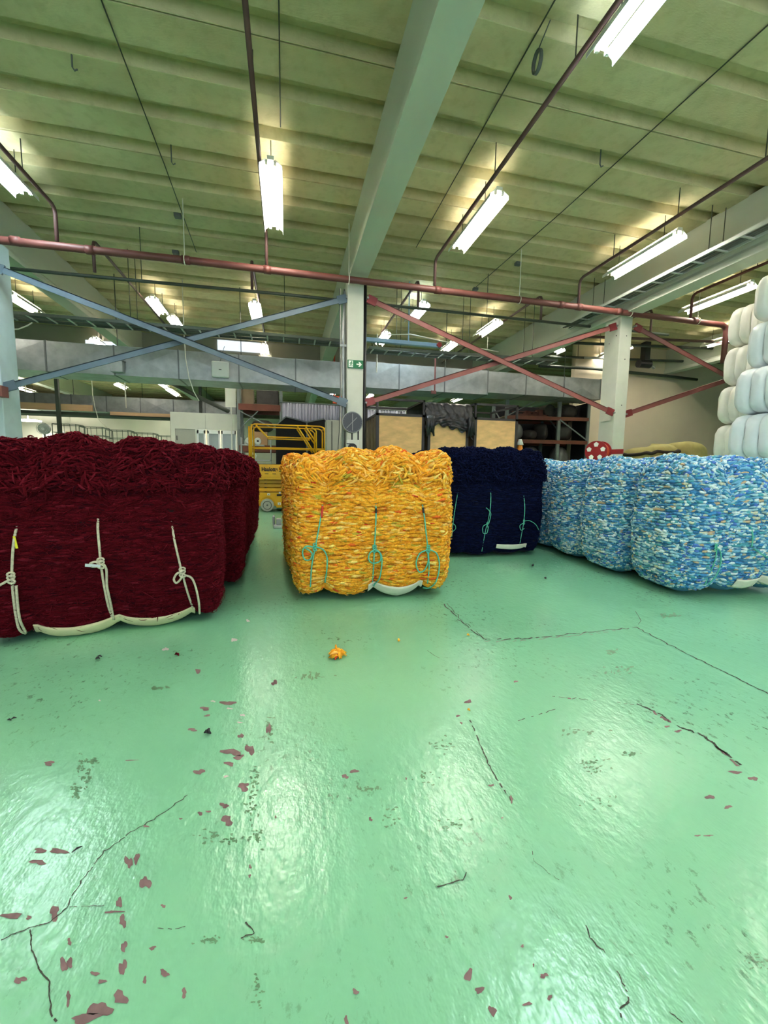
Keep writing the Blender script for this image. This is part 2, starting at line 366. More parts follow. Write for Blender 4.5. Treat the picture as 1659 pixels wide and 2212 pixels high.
# ceiling: ribbed slabs (grooves run across the hall)
prof = []; y = Y0; P = 0.68; k = 0
y0c = 4.83-0.68*15
y = y0c
while y < Y1:
    if k % 3 == 0: prof += [(y, ZC), (y+.001, ZC+.05), (y+.02, ZC+.05), (y+.021, ZC)]
    else: prof += [(y, ZC)]
    prof += [(y+.42, ZC), (y+.43, ZC+.13), (y+.645, ZC+.14), (y+.672, ZC+.004)]
    y += P; k += 1
cm = MB()
V = []; 
for (yy, zz) in prof: V += [(X0, yy, zz), (X1, yy, zz)]
n = len(prof)
cm.raw(V, [(2*i, 2*i+2, 2*i+3, 2*i+1) for i in range(n-1)])
cm.raw([(X0, y0c, ZC+.3), (X1, y0c, ZC+.3), (X1, y, ZC+.3), (X0, y, ZC+.3)], [(0, 1, 2, 3)])
ceil = struct(cm.build('ceiling', M['ceiling']))
def wall(name, a, b, m): return struct(MB().bb(a, b).build(name, m))
wall('wall_left', (X0-.2, Y0, 0), (X0, Y1, 5.8), M['wall_dark'])
wall('wall_right', (X1, Y0, 0), (X1+.2, Y1, 5.8), M['wall_dark'])
wall('wall_back', (X0, Y1, 0), (X1, Y1+.2, 5.8), M['wall_dark'])
struct(MB().bb((X0, Y0-.2, 0), (-6, Y0, 5.8)).bb((8, Y0-.2, 0), (X1, Y0, 5.8)).bb((-6, Y0-.2, 4.6), (8, Y0, 5.8)).build('wall_front', M['wall_dark']))  # unseen wall, wide opening added so daylight fills the bale fronts
wall('wall_partition', (9.5, 12.5, 0), (X1, 12.7, ZC), M['wall_tan'])
wall('wall_partition_left', (-16.5, 27.0, 0), (0.0, 27.2, 4.1), M['wall_white'])

# concrete columns
def column(x, label, m, y=8.0, notch=False):
    t = thing('concrete_column', label, 'column', (x, y, 0), 0, 'columns of the hall')
    MB().bb((-.155, 0, 0), (.155, .46, 4.62)).build('shaft', m, t, bevel=.012)
    return t
colL = column(-4.60, 'pale blue painted column at the left edge of the photo', M['column_blue'])
colC = column(1.28, 'off-white column with exit sign behind yellow bales', M['concrete'])
colR = column(7.31, 'off-white column on the right beside the red hose reel', M['concrete'])
# bolts and corner strip on right column
t = MB(); 
for z in (3.6, 4.1, 2.6): t.cyl((.02, -.004, z), (.02, .002, z), .012, 8)
for (yy, z) in ((.1, 4.12), (.3, 4.0)): t.cyl((-.158, yy, z), (-.152, yy, z), .014, 8)
t.build('bolt_hole', M['black'], colR)
MB().bb((-.18, .1, 2.26), (-.155, .38, 2.56)).build('bearing_plate', M['concrete'], colR, bevel=.004)
# beams along the hall
def beam(x, label, zb, w=.31, y0=Y0, y1=Y1-.5):
    h = w/2
    poly = [(-h, zb), (h, zb), (h, zb+.10), (h-.035, zb+.16), (h-.035, ZC+.02), (-h+.035, ZC+.02), (-h+.035, zb+.16), (-h, zb+.10)]
    o = MB().prism(poly, y0, y1).build('ceiling_beam', M['beam'], None, bevel=.006)
    o.location.x = x; return tag(o, label, 'beam', 'concrete beams under the ceiling')
beam(1.32, 'grey-green concrete beam running from the top centre to the exit-sign column', 4.62, .34)
beam(7.28, 'grey concrete beam on the right carrying a cable tray along its side', 4.50, .36)
beam(-4.72, 'greenish concrete beam at the left above the blue brace', 4.62)
b4 = beam(13.3, 'far right concrete beam above the stacked white bales', 4.62)
beam(-10.7, 'far left concrete beam seen beyond the blue column', 4.62)

# ------------------------------------------------------------------ pipes
PY, PZ = 7.8, 4.50
def elbow(p, q, r_, n=5):
    return None
pm = thing('sprinkler_main', 'thick red sprinkler main crossing the hall in front of the columns', 'pipe', (0, PY, PZ))
m_ = MB().tube([(-12, 0, -.06), (-5, 0, -.04), (-1.5, 0, 0), (1.3, 0, 0), (6, 0, 0), (9.70, 0, -.02), (9.80, 0, -.06), (9.84, 0, -.16), (9.84, 0, -.85)], .058, 14)
m_.build('pipe', M['pipe_red'], pm, smooth=True)
for x in (-4.0, -3.0, -1.6, -.3, 2.82, 5.5, 5.92, 6.9, 8.9):
    MB().cyl((x-.06, 0, -.02 if x < -2 else 0), (x+.06, 0, -.02 if x < -2 else 0), .068, 14).build('coupling', M['pipe_red'], pm, smooth=True)
for x in (-1.62, 1.12, 4.55, 7.2, 9.0):
    MB().cyl((x, 0, .04), (x, 0, zc(PY)-PZ), .009, 6).tube([(x+.0, .07*math.cos(a), .07*math.sin(a)) for a in [2*PI*i/12 for i in range(12)]], .009, 6, closed=True).build('hanger', M['cable_white'], pm)
def branch(x, y0, yel, label, zt=5.05, down=PZ, mat_=M['pipe_brown'], rods=()):
    t = thing('sprinkler_branch_pipe', label, 'pipe', (x, yel, zt), 0, 'branch pipes of the sprinkler line')
    L = y0-yel; sg = -1 if L < 0 else 1
    MB().tube([(0, L, 0), (0, sg*.10, 0), (0, sg*.03, -.03), (0, 0, -.10), (0, 0, down-zt+.05)], .028, 10).build('pipe', mat_, t, smooth=True)
    for yy in rods: MB().cyl((0, yy-yel, .02), (0, yy-yel, zc(yy)-zt), .007, 6).build('hanger', M['wire'], t)
    return t
branch(-3.45, -4, 7.8, 'brown branch pipe above the leftmost near lamp', rods=(7.0, 4.5))
branch(-0.31, -4, 7.8, 'brown branch pipe running beside the lamp left of the centre beam', rods=(2.5, 5.0))
branch(2.76, -4, 7.8, 'brown branch pipe right of the centre beam, linking two lamps', rods=(3.9, 5.5))
branch(5.91, -4, 7.8, 'brown branch pipe to the right, ending beside the rightmost near lamp', rods=(5.6, 6.9, 4.4))
branch(8.80, 3, 7.8, 'short branch pipe right of the right column', mat_=M['pipe_red'], rods=(6.5,))
# second main behind, dark green, with its own far branches
p2 = thing('second_sprinkler_main', 'thin dark green pipe parallel behind the red main', 'pipe', (0, 8.9, 4.55))
MB().tube([(-12, 0, -.1), (-4.8, 0, -.06), (0, 0, 0), (9.4, 0, .02)], .03, 10).build('pipe', M['pipe_green'], p2, smooth=True)
for x in (-2.6, 4.4, 7.9): MB().cyl((x, 0, 0), (x, 0, zc(8.9)-4.55), .007, 6).build('hanger', M['wire'], p2)
for x, lab in ((-3.39, 'far branch pipe leading to the paired lamps at the left'), (-.64, 'far branch pipe leading to the lamp left of the beam'),
               (2.8, 'far branch pipe above the blue-lit steel channel'), (5.8, 'far branch pipe leading to the lamp near the right beam'), (8.9, 'far branch pipe behind the right column')):
    branch(x, 15.3, 8.95, lab, zt=5.16, down=4.55, mat_=M['pipe_brown'], rods=(11.4, 14.1))
# thin tension cables and conduits on the ceiling
def cable(pts, r, label, m=M['wire'], cat='cable', name='ceiling_cable'):
    o = MB().tube(pts, r, 6).build(name, m); return tag(o, label, cat, 'cables along the ceiling')
cable([(-1.62, 2.5, 5.44), (-1.68, 7, 5.42), (-1.75, 9.5, 5.42)], .008, 'thin dark cable crossing the ceiling at the upper left')
cable([(4.6, 2.8, 5.44), (4.52, 6.5, 5.42), (4.4, 9.5, 5.42)], .008, 'thin dark cable crossing the ceiling right of the middle lamp')
cable([(-.02, 2.2, 5.44), (-.04, 5.9, 5.42)], .007, 'thin wire above the lamp left of the beam')
cable([(2.45, 3.2, 5.44), (2.5, 8.2, 5.42)], .008, 'thin wire beside the branch pipe right of the beam')
def coil(x, y, z, lab):
    mb = MB()
    for q in range(3):
        mb.tube([(x+.01*q, y+.07*math.cos(a), z+.10*math.sin(a)) for a in [2*PI*i/16 for i in range(16)]], .011, 6, closed=True)
    mb.cyl((x+.01, y, z+.1), (x+.01, y-.2, ZC+.006), .006, 6)
    tag(mb.build('cable_coil', M['cable'], None, True), lab, 'cable', 'coils of spare cable')
coil(.0, 3.35, 5.26, 'coiled spare cable hanging beside the left branch pipe')
coil(2.52, 4.2, 5.26, 'coiled spare cable hanging right of the centre beam')
for i, (u, v, lab) in enumerate(((155, 125, 'small hook rod on the ceiling at the upper left'), (370, 335, 'small hook rod on the ceiling in the middle left'), (1297, 340, 'small hook rod on the ceiling right of the thin cable'))):
    p = at_z(u, v, 5.42)
    o = MB().tube([(p[0], p[1], zc(p[1])), (p[0], p[1], ZC-.12), (p[0]+.02, p[1], ZC-.15), (p[0]+.05, p[1], ZC-.13)], .009, 6).build('ceiling_hook', M['cable'])
    tag(o, lab, 'hook', 'hooks in the ceiling')
for (u, v, lab) in ((377, 450, 'small grey junction box on the ceiling, upper of two'), (375, 537, 'small grey junction box just above the red main'), (1030, 622, 'grey junction box on the ceiling above the red main'), (1135, 556, 'small junction box right of the middle lamp')):
    p = at_z(u, v, ZC-.03)
    for _k in range(30):
        if zc(p[1]-.06) > ZC+.02 or zc(p[1]+.06) > ZC+.02 or zc(p[1]) > ZC+.02: p[1] += .02
    tag(MB().bb((p[0]-.06, p[1]-.05, ZC-.06), (p[0]+.06, p[1]+.05, zc(p[1]) if abs(zc(p[1]-.05)-zc(p[1]+.05)) < .01 else ZC+.006)).build('junction_box', M['cable'], None, bevel=.01), lab, 'box', 'junction boxes')

# ------------------------------------------------------------------ fluorescent lights
def make_light(L, tube_m):
    t = thing('fluorescent_light', '', 'lamp', group='fluorescent lights under the ceiling')
    MB().bb((-.045, 0, .05), (.045, L, .10)).build('housing', M['lamp_body'], t, bevel=.004)
    for s in (-1, 1):
        MB().prism([(s*.058, .050), (s*.063, .056), (s*.145, -.005), (s*.15, -.055), (s*.144, -.055), (s*.139, -.008)], .0, L).build('reflector', M['lamp_white'], t)  # slot beside the housing shaped to leak light up to the ceiling
        MB().cyl((s*.055, .04, .022), (s*.055, L-.04, .022), .014, 8).build('tube', tube_m, t, smooth=True)
        MB().bb((s*.055-.018, .012, .0), (s*.055+.018, .04, .05)).build('lamp_holder', M['lamp_body'], t); MB().bb((s*.055-.018, L-.04, .0), (s*.055+.018, L-.012, .05)).build('lamp_holder', M['lamp_body'], t)
    return t
protos = {}
def light(x, y0, y1, label, cool=False, z=5.0, rz=0.0):
    L = round(y1-y0, 2); key = (L, cool)
    if key not in protos: o = protos[key] = make_light(L, M['tube_cool' if cool else 'tube_warm'])
    else:
        o = protos[key].copy(); C.objects.link(o)
        for ch in protos[key].children:
            if not ch.name.startswith('suspension'): copy_tree(ch, o)
    o.location = (x, y0, z); o.rotation_euler = (0, 0, rz); o['label'] = label
    for yy in (.25, L-.25):
        sg = 1 if yy < L/2 else -1
        yy = next((yy+sg*k*.03 for k in range(12) if 0 < yy+sg*k*.03 < L and all(zc(y0+yy+sg*k*.03+e) < ZC+.02 for e in (-.02, 0, .02))), yy)
        MB().cyl((0, yy, .10), (0, yy, zc(y0+yy)-z), .006, 6).build('suspension_rod', M['wire'], o)
    return o
light(2.91, 2.2, 3.75, 'bluish white lamp cut off by the top edge of the photo', True)
light(-3.66, 5.95, 7.5, 'bluish lamp cut off by the left edge of the photo', True)
light(-.17, 5.95, 7.5, 'bright lamp hanging left of the centre beam, nearest of its line')
light(2.97, 5.75, 7.3, 'bright lamp right of the centre beam, above the red main')
light(6.30, 5.90, 7.45, 'bright lamp farthest right, next to the right beam')
light(6.45, 2.2, 3.75, 'lamp out of view at the upper right', False)
light(3.19, 9.7, 10.9, 'cool lamp behind the red brace, nearest beyond the columns', True)
light(-.72, 10.75, 11.95, 'lamp seen over the left brace, beyond the red main')
light(-3.04, 11.1, 12.2, 'first of two end-to-end lamps above the blue brace crossing')
light(-2.90, 12.32, 13.2, 'second of two end-to-end lamps above the blue brace crossing')
light(-6.20, 11.7, 12.9, 'lamp at far left between beam and cable tray')
light(2.82, 12.0, 13.2, 'small lamp in front of the blue-lit steel channel')
light(-.70, 14.2, 15.4, 'small lamp hanging just above the long duct, left of the column')
light(5.42, 10.3, 11.5, 'lamp left of the right beam with raised ends')
light(5.03, 12.3, 13.3, 'small lamp just left of the red brace')
light(-5.80, 15.0, 16.2, 'small lamp above the duct at left by the strip window')
light(8.58, 12.0, 12.45, 'small lamp right of the crossing braces')
light(10.40, 11.2, 12.4, 'lamp glimpsed left of the right column')
light(-13.4, 25.5, 26.9, 'tiny lamp farthest left beneath the duct')
light(-11.4, 25.5, 26.9, 'tiny lamp second from the left beneath the duct')
light(-7.95, 22.8, 24.2, 'tiny lamp beneath the duct left of the hanging grey box')
light(-5.78, 21.4, 23.2, 'tiny lamp beneath the duct near the white pull cord')
light(-5.85, 23.5, 25.7, 'tiny lamp beneath the duct, lower of a pair')
light(2.35, 21.5, 22.7, 'tiny lamp above the grey curtain left of the column')
light(4.35, 21.8, 23.0, 'tiny lamp right of the exit-sign column')
light(9.2, 21.3, 22.7, 'tiny lamp above the plastic-covered crate')
for x, y, lab in ((-3.6, .5, 'lamp behind the camera at left'), (.02, -.6, 'lamp behind the camera near the centre'), (3.0, -2.0, 'lamp behind the camera right of the beam'), (-3.6, -3.0, 'lamp far behind the camera at left'), (6.4, -1.5, 'lamp behind the camera at right')):
    light(x, y, y+1.55, lab)
for x, y, lab in ((9.6, 3.0, 'lamp out of view beyond the white bales'), (9.4, 7.0, 'lamp hidden behind the stacked white bales'), (-7.0, 4.0, 'lamp out of view at the left'), (-7.0, 8.0, 'lamp hidden behind the left column'), (12.5, 9.0, 'lamp out of view at the far right')):
    light(x, y, y+1.55, lab)

# ------------------------------------------------------------------ braces between the columns
def brace(p0, p1, m, label, end=None, w=.10):
    t = thing('diagonal_brace', label, 'brace', p0, 0, 'diagonal braces between the columns')
    q = Vector(p1)-Vector(p0)
    MB().bar((0, 0, 0), q, .02, w, up=(0, 0, 1)).bar((0, .02, w*.45), q+Vector((0, .02, w*.45)), .06, .012).build('bar', m, t)
    for p, s in (((0, 0, 0), 1), (q, -1)):
        p = Vector(p); d = q.normalized()*s
        MB().bar(p-d*.02, p+d*.16, .035, .15).build('gusset', end or m, t)
        MB().cyl(p+Vector((0, -.05, 0))-d*.02, p+Vector((0, .05, 0))-d*.02, .02, 8).build('bolt', M['rim'], t)
    return t
brace((-4.43, 7.97, 4.15), (1.10, 7.97, 2.33), M['brace_blue'], 'blue-grey brace falling from the left column to the centre column')
brace((-4.43, 8.06, 2.33), (1.10, 8.06, 4.27), M['brace_blue'], 'blue-grey brace rising from the left column to the centre column')
brace((1.52, 7.97, 4.27), (7.08, 7.97, 2.42), M['brace_red'], 'dull red brace falling from the centre column to the right column', M['brace_deep'])
brace((1.52, 8.06, 2.38), (7.08, 8.06, 4.30), M['brace_red'], 'dull red brace rising from the centre column to the right column', M['brace_deep'])
brace((7.52, 7.97, 4.30), (13.1, 7.97, 2.45), M['brace_red'], 'dull red brace falling right of the right column, toward the white bales', M['brace_deep'])
brace((7.52, 8.06, 2.42), (13.1, 8.06, 4.25), M['brace_red'], 'dull red brace rising right of the right column, across the tan wall', M['brace_deep'])

# column fittings
o = MB().cyl((1.475, 8.08, 0), (1.475, 8.08, 4.62), .032, 10).build('black_downpipe', M['black_pipe'], None, True)
tag(o, 'black pipe running up the right side of the exit-sign column', 'pipe')
t = thing('cable_bundle', 'grey conduits and cables running up the left side of the exit-sign column', 'conduit', (1.06, 8.1, 0))
MB().tube([(0, 0, 1.2), (.01, 0, 2.6), (0, 0, 3.5), (.02, .0, 4.4)], .028, 8).build('conduit', M['galv'], t, True)
for i, (dx, r_) in enumerate(((-.05, .008), (-.035, .007), (.035, .009), (.05, .007))):
    MB().tube([(dx*2.5 if i < 2 else dx, .02, 1.0), (dx*1.4 if i < 2 else dx, 0, 1.8), (dx, 0, 2.6), (dx*1.2, 0, 3.6), (dx-.02, 0, 4.45)], r_, 6).build('cable', M['cable_white'] if i == 1 else M['cable'], t, True)
MB().bb((-.06, -.035, 2.4), (.06, -.02, 2.44)).bb((-.06, -.035, 3.4), (.06, -.02, 3.44)).build('clamp', M['galv'], t)
# exit sign
t = thing('exit_sign', 'green exit sign with running figure and right arrow on the centre column', 'sign', (1.28, 7.99, 3.07))
MB().bb((-.15, -.006, -.075), (.15, .008, .075)).build('sign_board', M['green_sign'], t)
MB().bb((-.13, -.009, -.06), (-.045, -.0065, .062)).build('doorway', M['white'], t)
g = MB()
def flat(poly, y=-.011, mb=None): (mb or g).prism(poly, y, y+.0015)
flat([(-.077, .036), (-.066, .036), (-.062, .046), (-.066, .056), (-.077, .056), (-.082, .046)])          # head
flat([(-.094, .026), (-.074, .034), (-.064, .024), (-.078, -.008), (-.094, -.002)])                         # torso
flat([(-.094, .026), (-.114, .006), (-.108, .000), (-.088, .018)]); flat([(-.068, .026), (-.048, .010), (-.052, .004), (-.072, .016)])
flat([(-.080, -.008), (-.060, -.022), (-.066, -.046), (-.072, -.046), (-.070, -.026), (-.090, -.010)])
flat([(-.094, -.002), (-.100, -.030), (-.122, -.036), (-.120, -.044), (-.094, -.038), (-.082, -.008)])
g.build('running_figure', M['green_sign'], t)
g = MB()
flat([(.02, -.012), (.075, -.012), (.055, -.045), (.08, -.045), (.125, 0), (.08, .045), (.055, .045), (.075, .012), (.02, .012)])
g.build('arrow', M['white'], t)
# hose reel beside the right column
t = thing('hose_reel', 'red fire hose reel mounted low beside the right column', 'hose reel', (6.66, 7.80, 1.54), R(-62))
def disc(mb, y0, y1, r_, n=28): mb.cyl((0, y0, 0), (0, y1, 0), r_, n)
a_ = MB(); disc(a_, -.19, -.17, .23); a_.build('front_flange', M['hose_red'], t)
a_ = MB(); disc(a_, .05, .07, .23); a_.build('rear_flange', M['hose_red'], t)
a_ = MB()
for q in range(5): a_.tube([(.17*math.cos(b), -.15+q*.045, .17*math.sin(b)) for b in [2*PI*i/24 for i in range(24)]], .026, 8, closed=True)
a_.build('hose', M['hose_orange'], t, True)
a_ = MB()
for q in range(5):
    an = PI/2+q*2*PI/5
    P_ = [(.15*math.cos(an)+.055*math.cos(an+b), .15*math.sin(an)+.055*math.sin(an+b)) for b in [2*PI*i/5 for i in range(5)]]
    a_.prism(P_, -.194, -.189)
a_.build('white_patch', M['white'], t)
MB().bb((-.03, .07, -.05), (.45, .10, .05)).build('wall_bracket', M['hose_red'], t)

# ------------------------------------------------------------------ ventilation ducts
def duct(x0, x1, y, zb, h, d, label, n, seam=True, mat_=M['galv']):
    t = thing('ventilation_duct', label, 'duct', (x0, y, zb), 0, 'rectangular ventilation ducts')
    MB().bb((0, 0, 0), (x1-x0, d, h)).build('duct_body', mat_, t)
    st = (x1-x0)/n
    for i in range(n+1):
        MB().bb((i*st-.015, -.012, -.012), (i*st+.015, d+.012, h+.012)).build('flange', M['galv_seam'], t)
    pm_ = MB()
    for i in range(n):  # cross-broken panels
        a, b = i*st+.02, (i+1)*st-.02; c = (a+b)/2
        pm_.raw([(a, -.001, .01), (b, -.001, .01), (b, -.001, h-.01), (a, -.001, h-.01), (c, -.025, h/2)], [(0, 1, 4), (1, 2, 4), (2, 3, 4), (3, 0, 4)])
    pm_.build('panel_face', mat_, t)
    for i in range(0, n+1, 2): MB().cyl((i*st+.05, .1, h), (i*st+.05, .1, zc(y+.1)-zb), .01, 6).build('hanger', M['wire'], t)
    return t
duct(-6.6, 1.6, 11.0, 3.18, .66, .9, 'long galvanised duct across the hall, left of the centre column', 6)
duct(1.66, 5.55, 11.0, 3.24, .66, .9, 'galvanised duct behind the crossing red braces', 3)
duct(5.6, 9.45, 11.2, 3.34, .60, .9, 'lower grey duct section ending behind the right column', 3)
t = thing('duct_access_box', 'grey box on the front of the long duct at left', 'box', (-3.77, 10.97, 3.22))
MB().bb((-.13, -.16, 0), (.13, 0, .26)).build('box_body', M['galv'], t, bevel=.01); MB().bb((-.15, -.18, .24), (.15, 0, .27)).build('lid', M['galv_seam'], t)
t = thing('speaker_panel', 'pale square panel hung on the duct face left of the column', 'panel', (-1.55, 10.96, 3.25))
MB().bb((-.2, -.08, 0), (.2, 0, .38)).build('panel', M['sticker'], t, bevel=.03); MB().bb((-.03, -.09, .17), (.03, -.08, .19)).build('badge', M['cable'], t)
MB().tube([(0, -.04, .38), (.06, -.04, .6), (.1, -.0, .75)], .006, 6).build('cord', M['cable'], t)
# second duct far left
duct(-12.5, -2.0, 18.0, 3.12, .58, .8, 'second galvanised duct farther back at left, above the timber edge', 9)

# cable trays
def tray(p0, p1, w, label, m=M['tray'], rung=.35, cables=5):
    p0, p1 = Vector(p0), Vector(p1); d = p1-p0; L = d.length; d.normalize(); x = d.cross(Vector((0, 0, 1)))
    t = thing('cable_tray', label, 'cable tray', p0, 0, 'ladder cable trays')
    for s in (-1, 1): MB().bar(x*s*w/2, d*L+x*s*w/2, .02, .06).build('side_rail', m, t)
    k = 0.1; first = None
    while k < L:
        if first is None: first = MB().bar(-x*w/2+Vector((0, 0, -.02)), x*w/2+Vector((0, 0, -.02)), .03, .02).build('rung', M['tray_pale'], t); q_ = first
        else: q_ = first.copy(); C.objects.link(q_)
        q_.location = d*k; k += rung
    for i in range(cables):
        off = x*(w*(-.38+.76*i/max(1, cables-1))); cb = MB()
        cb.tube([off+d*(L*j/12)+Vector((0, 0, .012+.01*math.sin(i*1.7+j*1.3))) for j in range(13)], .013+.006*(i % 3)/2, 6)
        cb.build('cable', M['cable'], t, True)
    for k in (0.15, .5, .85):
        for s in (-1, 1): MB().cyl(d*L*k+x*s*w/2, d*L*k+x*s*w/2+Vector((0, 0, zc((p0+d*L*k+x*s*w/2).y)-p0.z)), .007, 6).build('hanger', M['wire'], t)
    return t
tray((-7.5, 10.0, 4.02), (1.3, 10.0, 4.02), .42, 'dark ladder cable tray crossing above the long duct at left')
tray((1.9, 10.0, 3.92), (6.9, 10.0, 3.98), .42, 'dark ladder cable tray crossing behind the red braces')
tray((6.93, 2.0, 4.74), (6.93, 9.6, 4.74), .28, 'pale ladder cable tray along the right beam', M['tray_pale'], .4)
t = thing('steel_channel', 'blue-lit steel channel hung behind the falling red brace', 'channel', (1.75, 9.70, 4.02))
MB().bb((0, 0, 0), (1.9, .06, .10)).bb((0, -.05, 0), (1.9, 0, .012)).build('channel', M['tray_blue'], t)
MB().cyl((1.07, .02, .1), (1.07, .02, zc(9.72)-4.02), .015, 6).build('hanger', M['tray_blue'], t)
MB().cyl((1.82, -.07, .05), (1.82, -.02, .05), .06, 12).build('red_cap', M['hose_red'], t)
MB().tube([(.5, -.02, .18), (1.1, -.02, .24), (1.8, -.02, .16), (2.6, -.02, .08), (3.4, .0, .02)], .012, 6).build('cable', M['cable_white'], t, True)
def drop(pts, label, m=M['cable_white'], r_=.012, name='hanging_cable', cat='cable'):
    return tag(MB().tube(pts, r_, 6).build(name, m, None, True), label, cat, 'loose hanging cables')
q = [at_y(u, v, 10.6) for u, v in ((398, 735), (401, 775), (408, 815), (418, 845), (430, 866))]
drop([(q[0][0], 10.6, 5.3)]+[tuple(p) for p in q], 'white pull cord hanging in front of the long duct')
q = [at_y(u, v, 9.6) for u, v in ((0, 702), (20, 711), (40, 711), (58, 704), (70, 697))]
drop([tuple(p) for p in q], 'sagging cream cable end below the cable tray at far left')
q = [at_y(u, v, 15.5) for u, v in ((200, 852), (205, 880), (212, 905), (222, 915), (232, 925))]
drop([(q[0][0], 15.5, 4.6)]+[tuple(p) for p in q], 'thin white cord hanging before the second duct')
o = MB().cyl((3.86, 10.7, 3.2), (3.86, 10.7, 4.1), .02, 8).bb((3.76, 10.68, 3.12), (3.9, 10.72, 3.2)).build('drop_pipe', M['brace_red']); tag(o, 'thin red drop pipe in front of the duct between the braces', 'pipe')
o = MB().cyl((2.25, 10.6, 3.9), (2.25, 10.6, 4.5), .014, 8).cyl((2.25, 10.6, 3.55), (2.25, 10.6, 3.9), .02, 8).build('drop_rod', M['cable_white']); tag(o, 'white rod hanging above the duct right of the column', 'rod')
# pale strip windows in the far upper wall
def stripwin(nm, u0, u1, v0, v1, Y, m):
    a, b = at_y(u0, v1, Y), at_y(u1, v0, Y)
    z1 = min(b[2], ZC-.02); z0 = a[2]
    return struct(MB().bb((a[0], Y, z0), (b[0], Y+.05, z1)).build(nm, m))
# high bulkhead with strip windows beyond the duct
bk = MB().bb((-12, 15.5, 4.62), (8, 15.62, ZC)).build('trim_1', M['wall_dark']); struct(bk)
stripwin('window_1', 185, 252, 739, 750, 15.45, M['daylight'])
stripwin('window_2', 470, 562, 741, 755, 15.45, M['daylight'])
stripwin('window_3', 792, 832, 784, 789, 15.45, M['daylight'])

# ------------------------------------------------------------------ yarn bales
def noise3(P, seed, f0=3.0, n=7):
    r_ = np.random.default_rng(seed); o = np.zeros(len(P))
    for i in range(n):
        d = r_.normal(size=3); d /= np.linalg.norm(d); f = f0*(1.0+1.2*i/ n*2)
        o += np.sin(P @ d*f+r_.uniform(0, 6.28))/(1+.35*i)
    return o/2.2
class BaleShape:
    def __init__(s, W, D, H, r, straps, pinch=.035, edge=.09, lump=.02, toplump=.05, seed=1, bulge=.03):
        s.h = np.array([W/2, D/2, H/2]); s.r = r; s.st = straps; s.pinch, s.edge, s.lump, s.toplump, s.seed, s.bulge = pinch, edge, lump, toplump, seed, bulge
    def __call__(s, P):
        P = np.asarray(P, float); h, r_ = s.h, s.r
        q = np.clip(P, -(h-r_), h-r_); v = P-q; n = v/(np.linalg.norm(v, axis=1, keepdims=True)+1e-9)
        pos = q+n*r_
        u = P/h
        bl = s.bulge*(1-np.clip(u[:, 2], -1, 1)**2)
        pos = pos+n*bl[:, None]*np.abs(n[:, :1]*1.0+0)+n*np.abs(n[:, 1:2])*bl[:, None]*.7
        S = np.zeros(len(P))
        for xi in s.st: S = np.maximum(S, np.exp(-np.abs(P[:, 0]-xi)/.095))
        e = (np.clip(np.abs(pos[:, 1])/h[1], 0, 1)*np.clip(np.abs(pos[:, 2])/h[2], 0, 1))**3.2
        e2 = np.clip(np.abs(pos[:, 2])/h[2], 0, 1)**6*.55
        d = S*(s.pinch+s.edge*np.maximum(e, e2))
        nn = n.copy(); nn[:, 0] = 0
        pos = pos-nn*d[:, None]
        tz = np.clip((P[:, 2]/h[2]-.35)/.5, 0, 1)
        lm = noise3(P, s.seed, 5.0)*(s.lump*(1-tz)+s.toplump*tz)
        lm = lm+noise3(P, s.seed+40, 17.0, 6)*s.toplump*.42*tz
        pos = pos+n*lm[:, None]
        pos[:, 2] += h[2]
        return pos, n
def cube_grid(h, nu, r_):
    V = []; Q = []; o = 0
    for ax in range(3):
        a, b = [(1, 2), (0, 2), (0, 1)][ax]
        for sg in (-1, 1):
            na, nb = max(4, int(2*h[a]*nu)), max(4, int(2*h[b]*nu))
            A, B = np.meshgrid(np.linspace(-h[a], h[a], na), np.linspace(-h[b], h[b], nb), indexing='ij')
            P = np.zeros((na*nb, 3)); P[:, a] = A.ravel(); P[:, b] = B.ravel(); P[:, ax] = sg*h[ax]
            I = np.arange(na*nb).reshape(na, nb)
            q = np.stack([I[:-1, :-1], I[1:, :-1], I[1:, 1:], I[:-1, 1:]], -1).reshape(-1, 4)+o
            flip = (sg == 1) != (ax == 1)
            Q.append(q if flip else q[:, ::-1]); V.append(P); o += na*nb
    return np.concatenate(V), np.concatenate(Q)
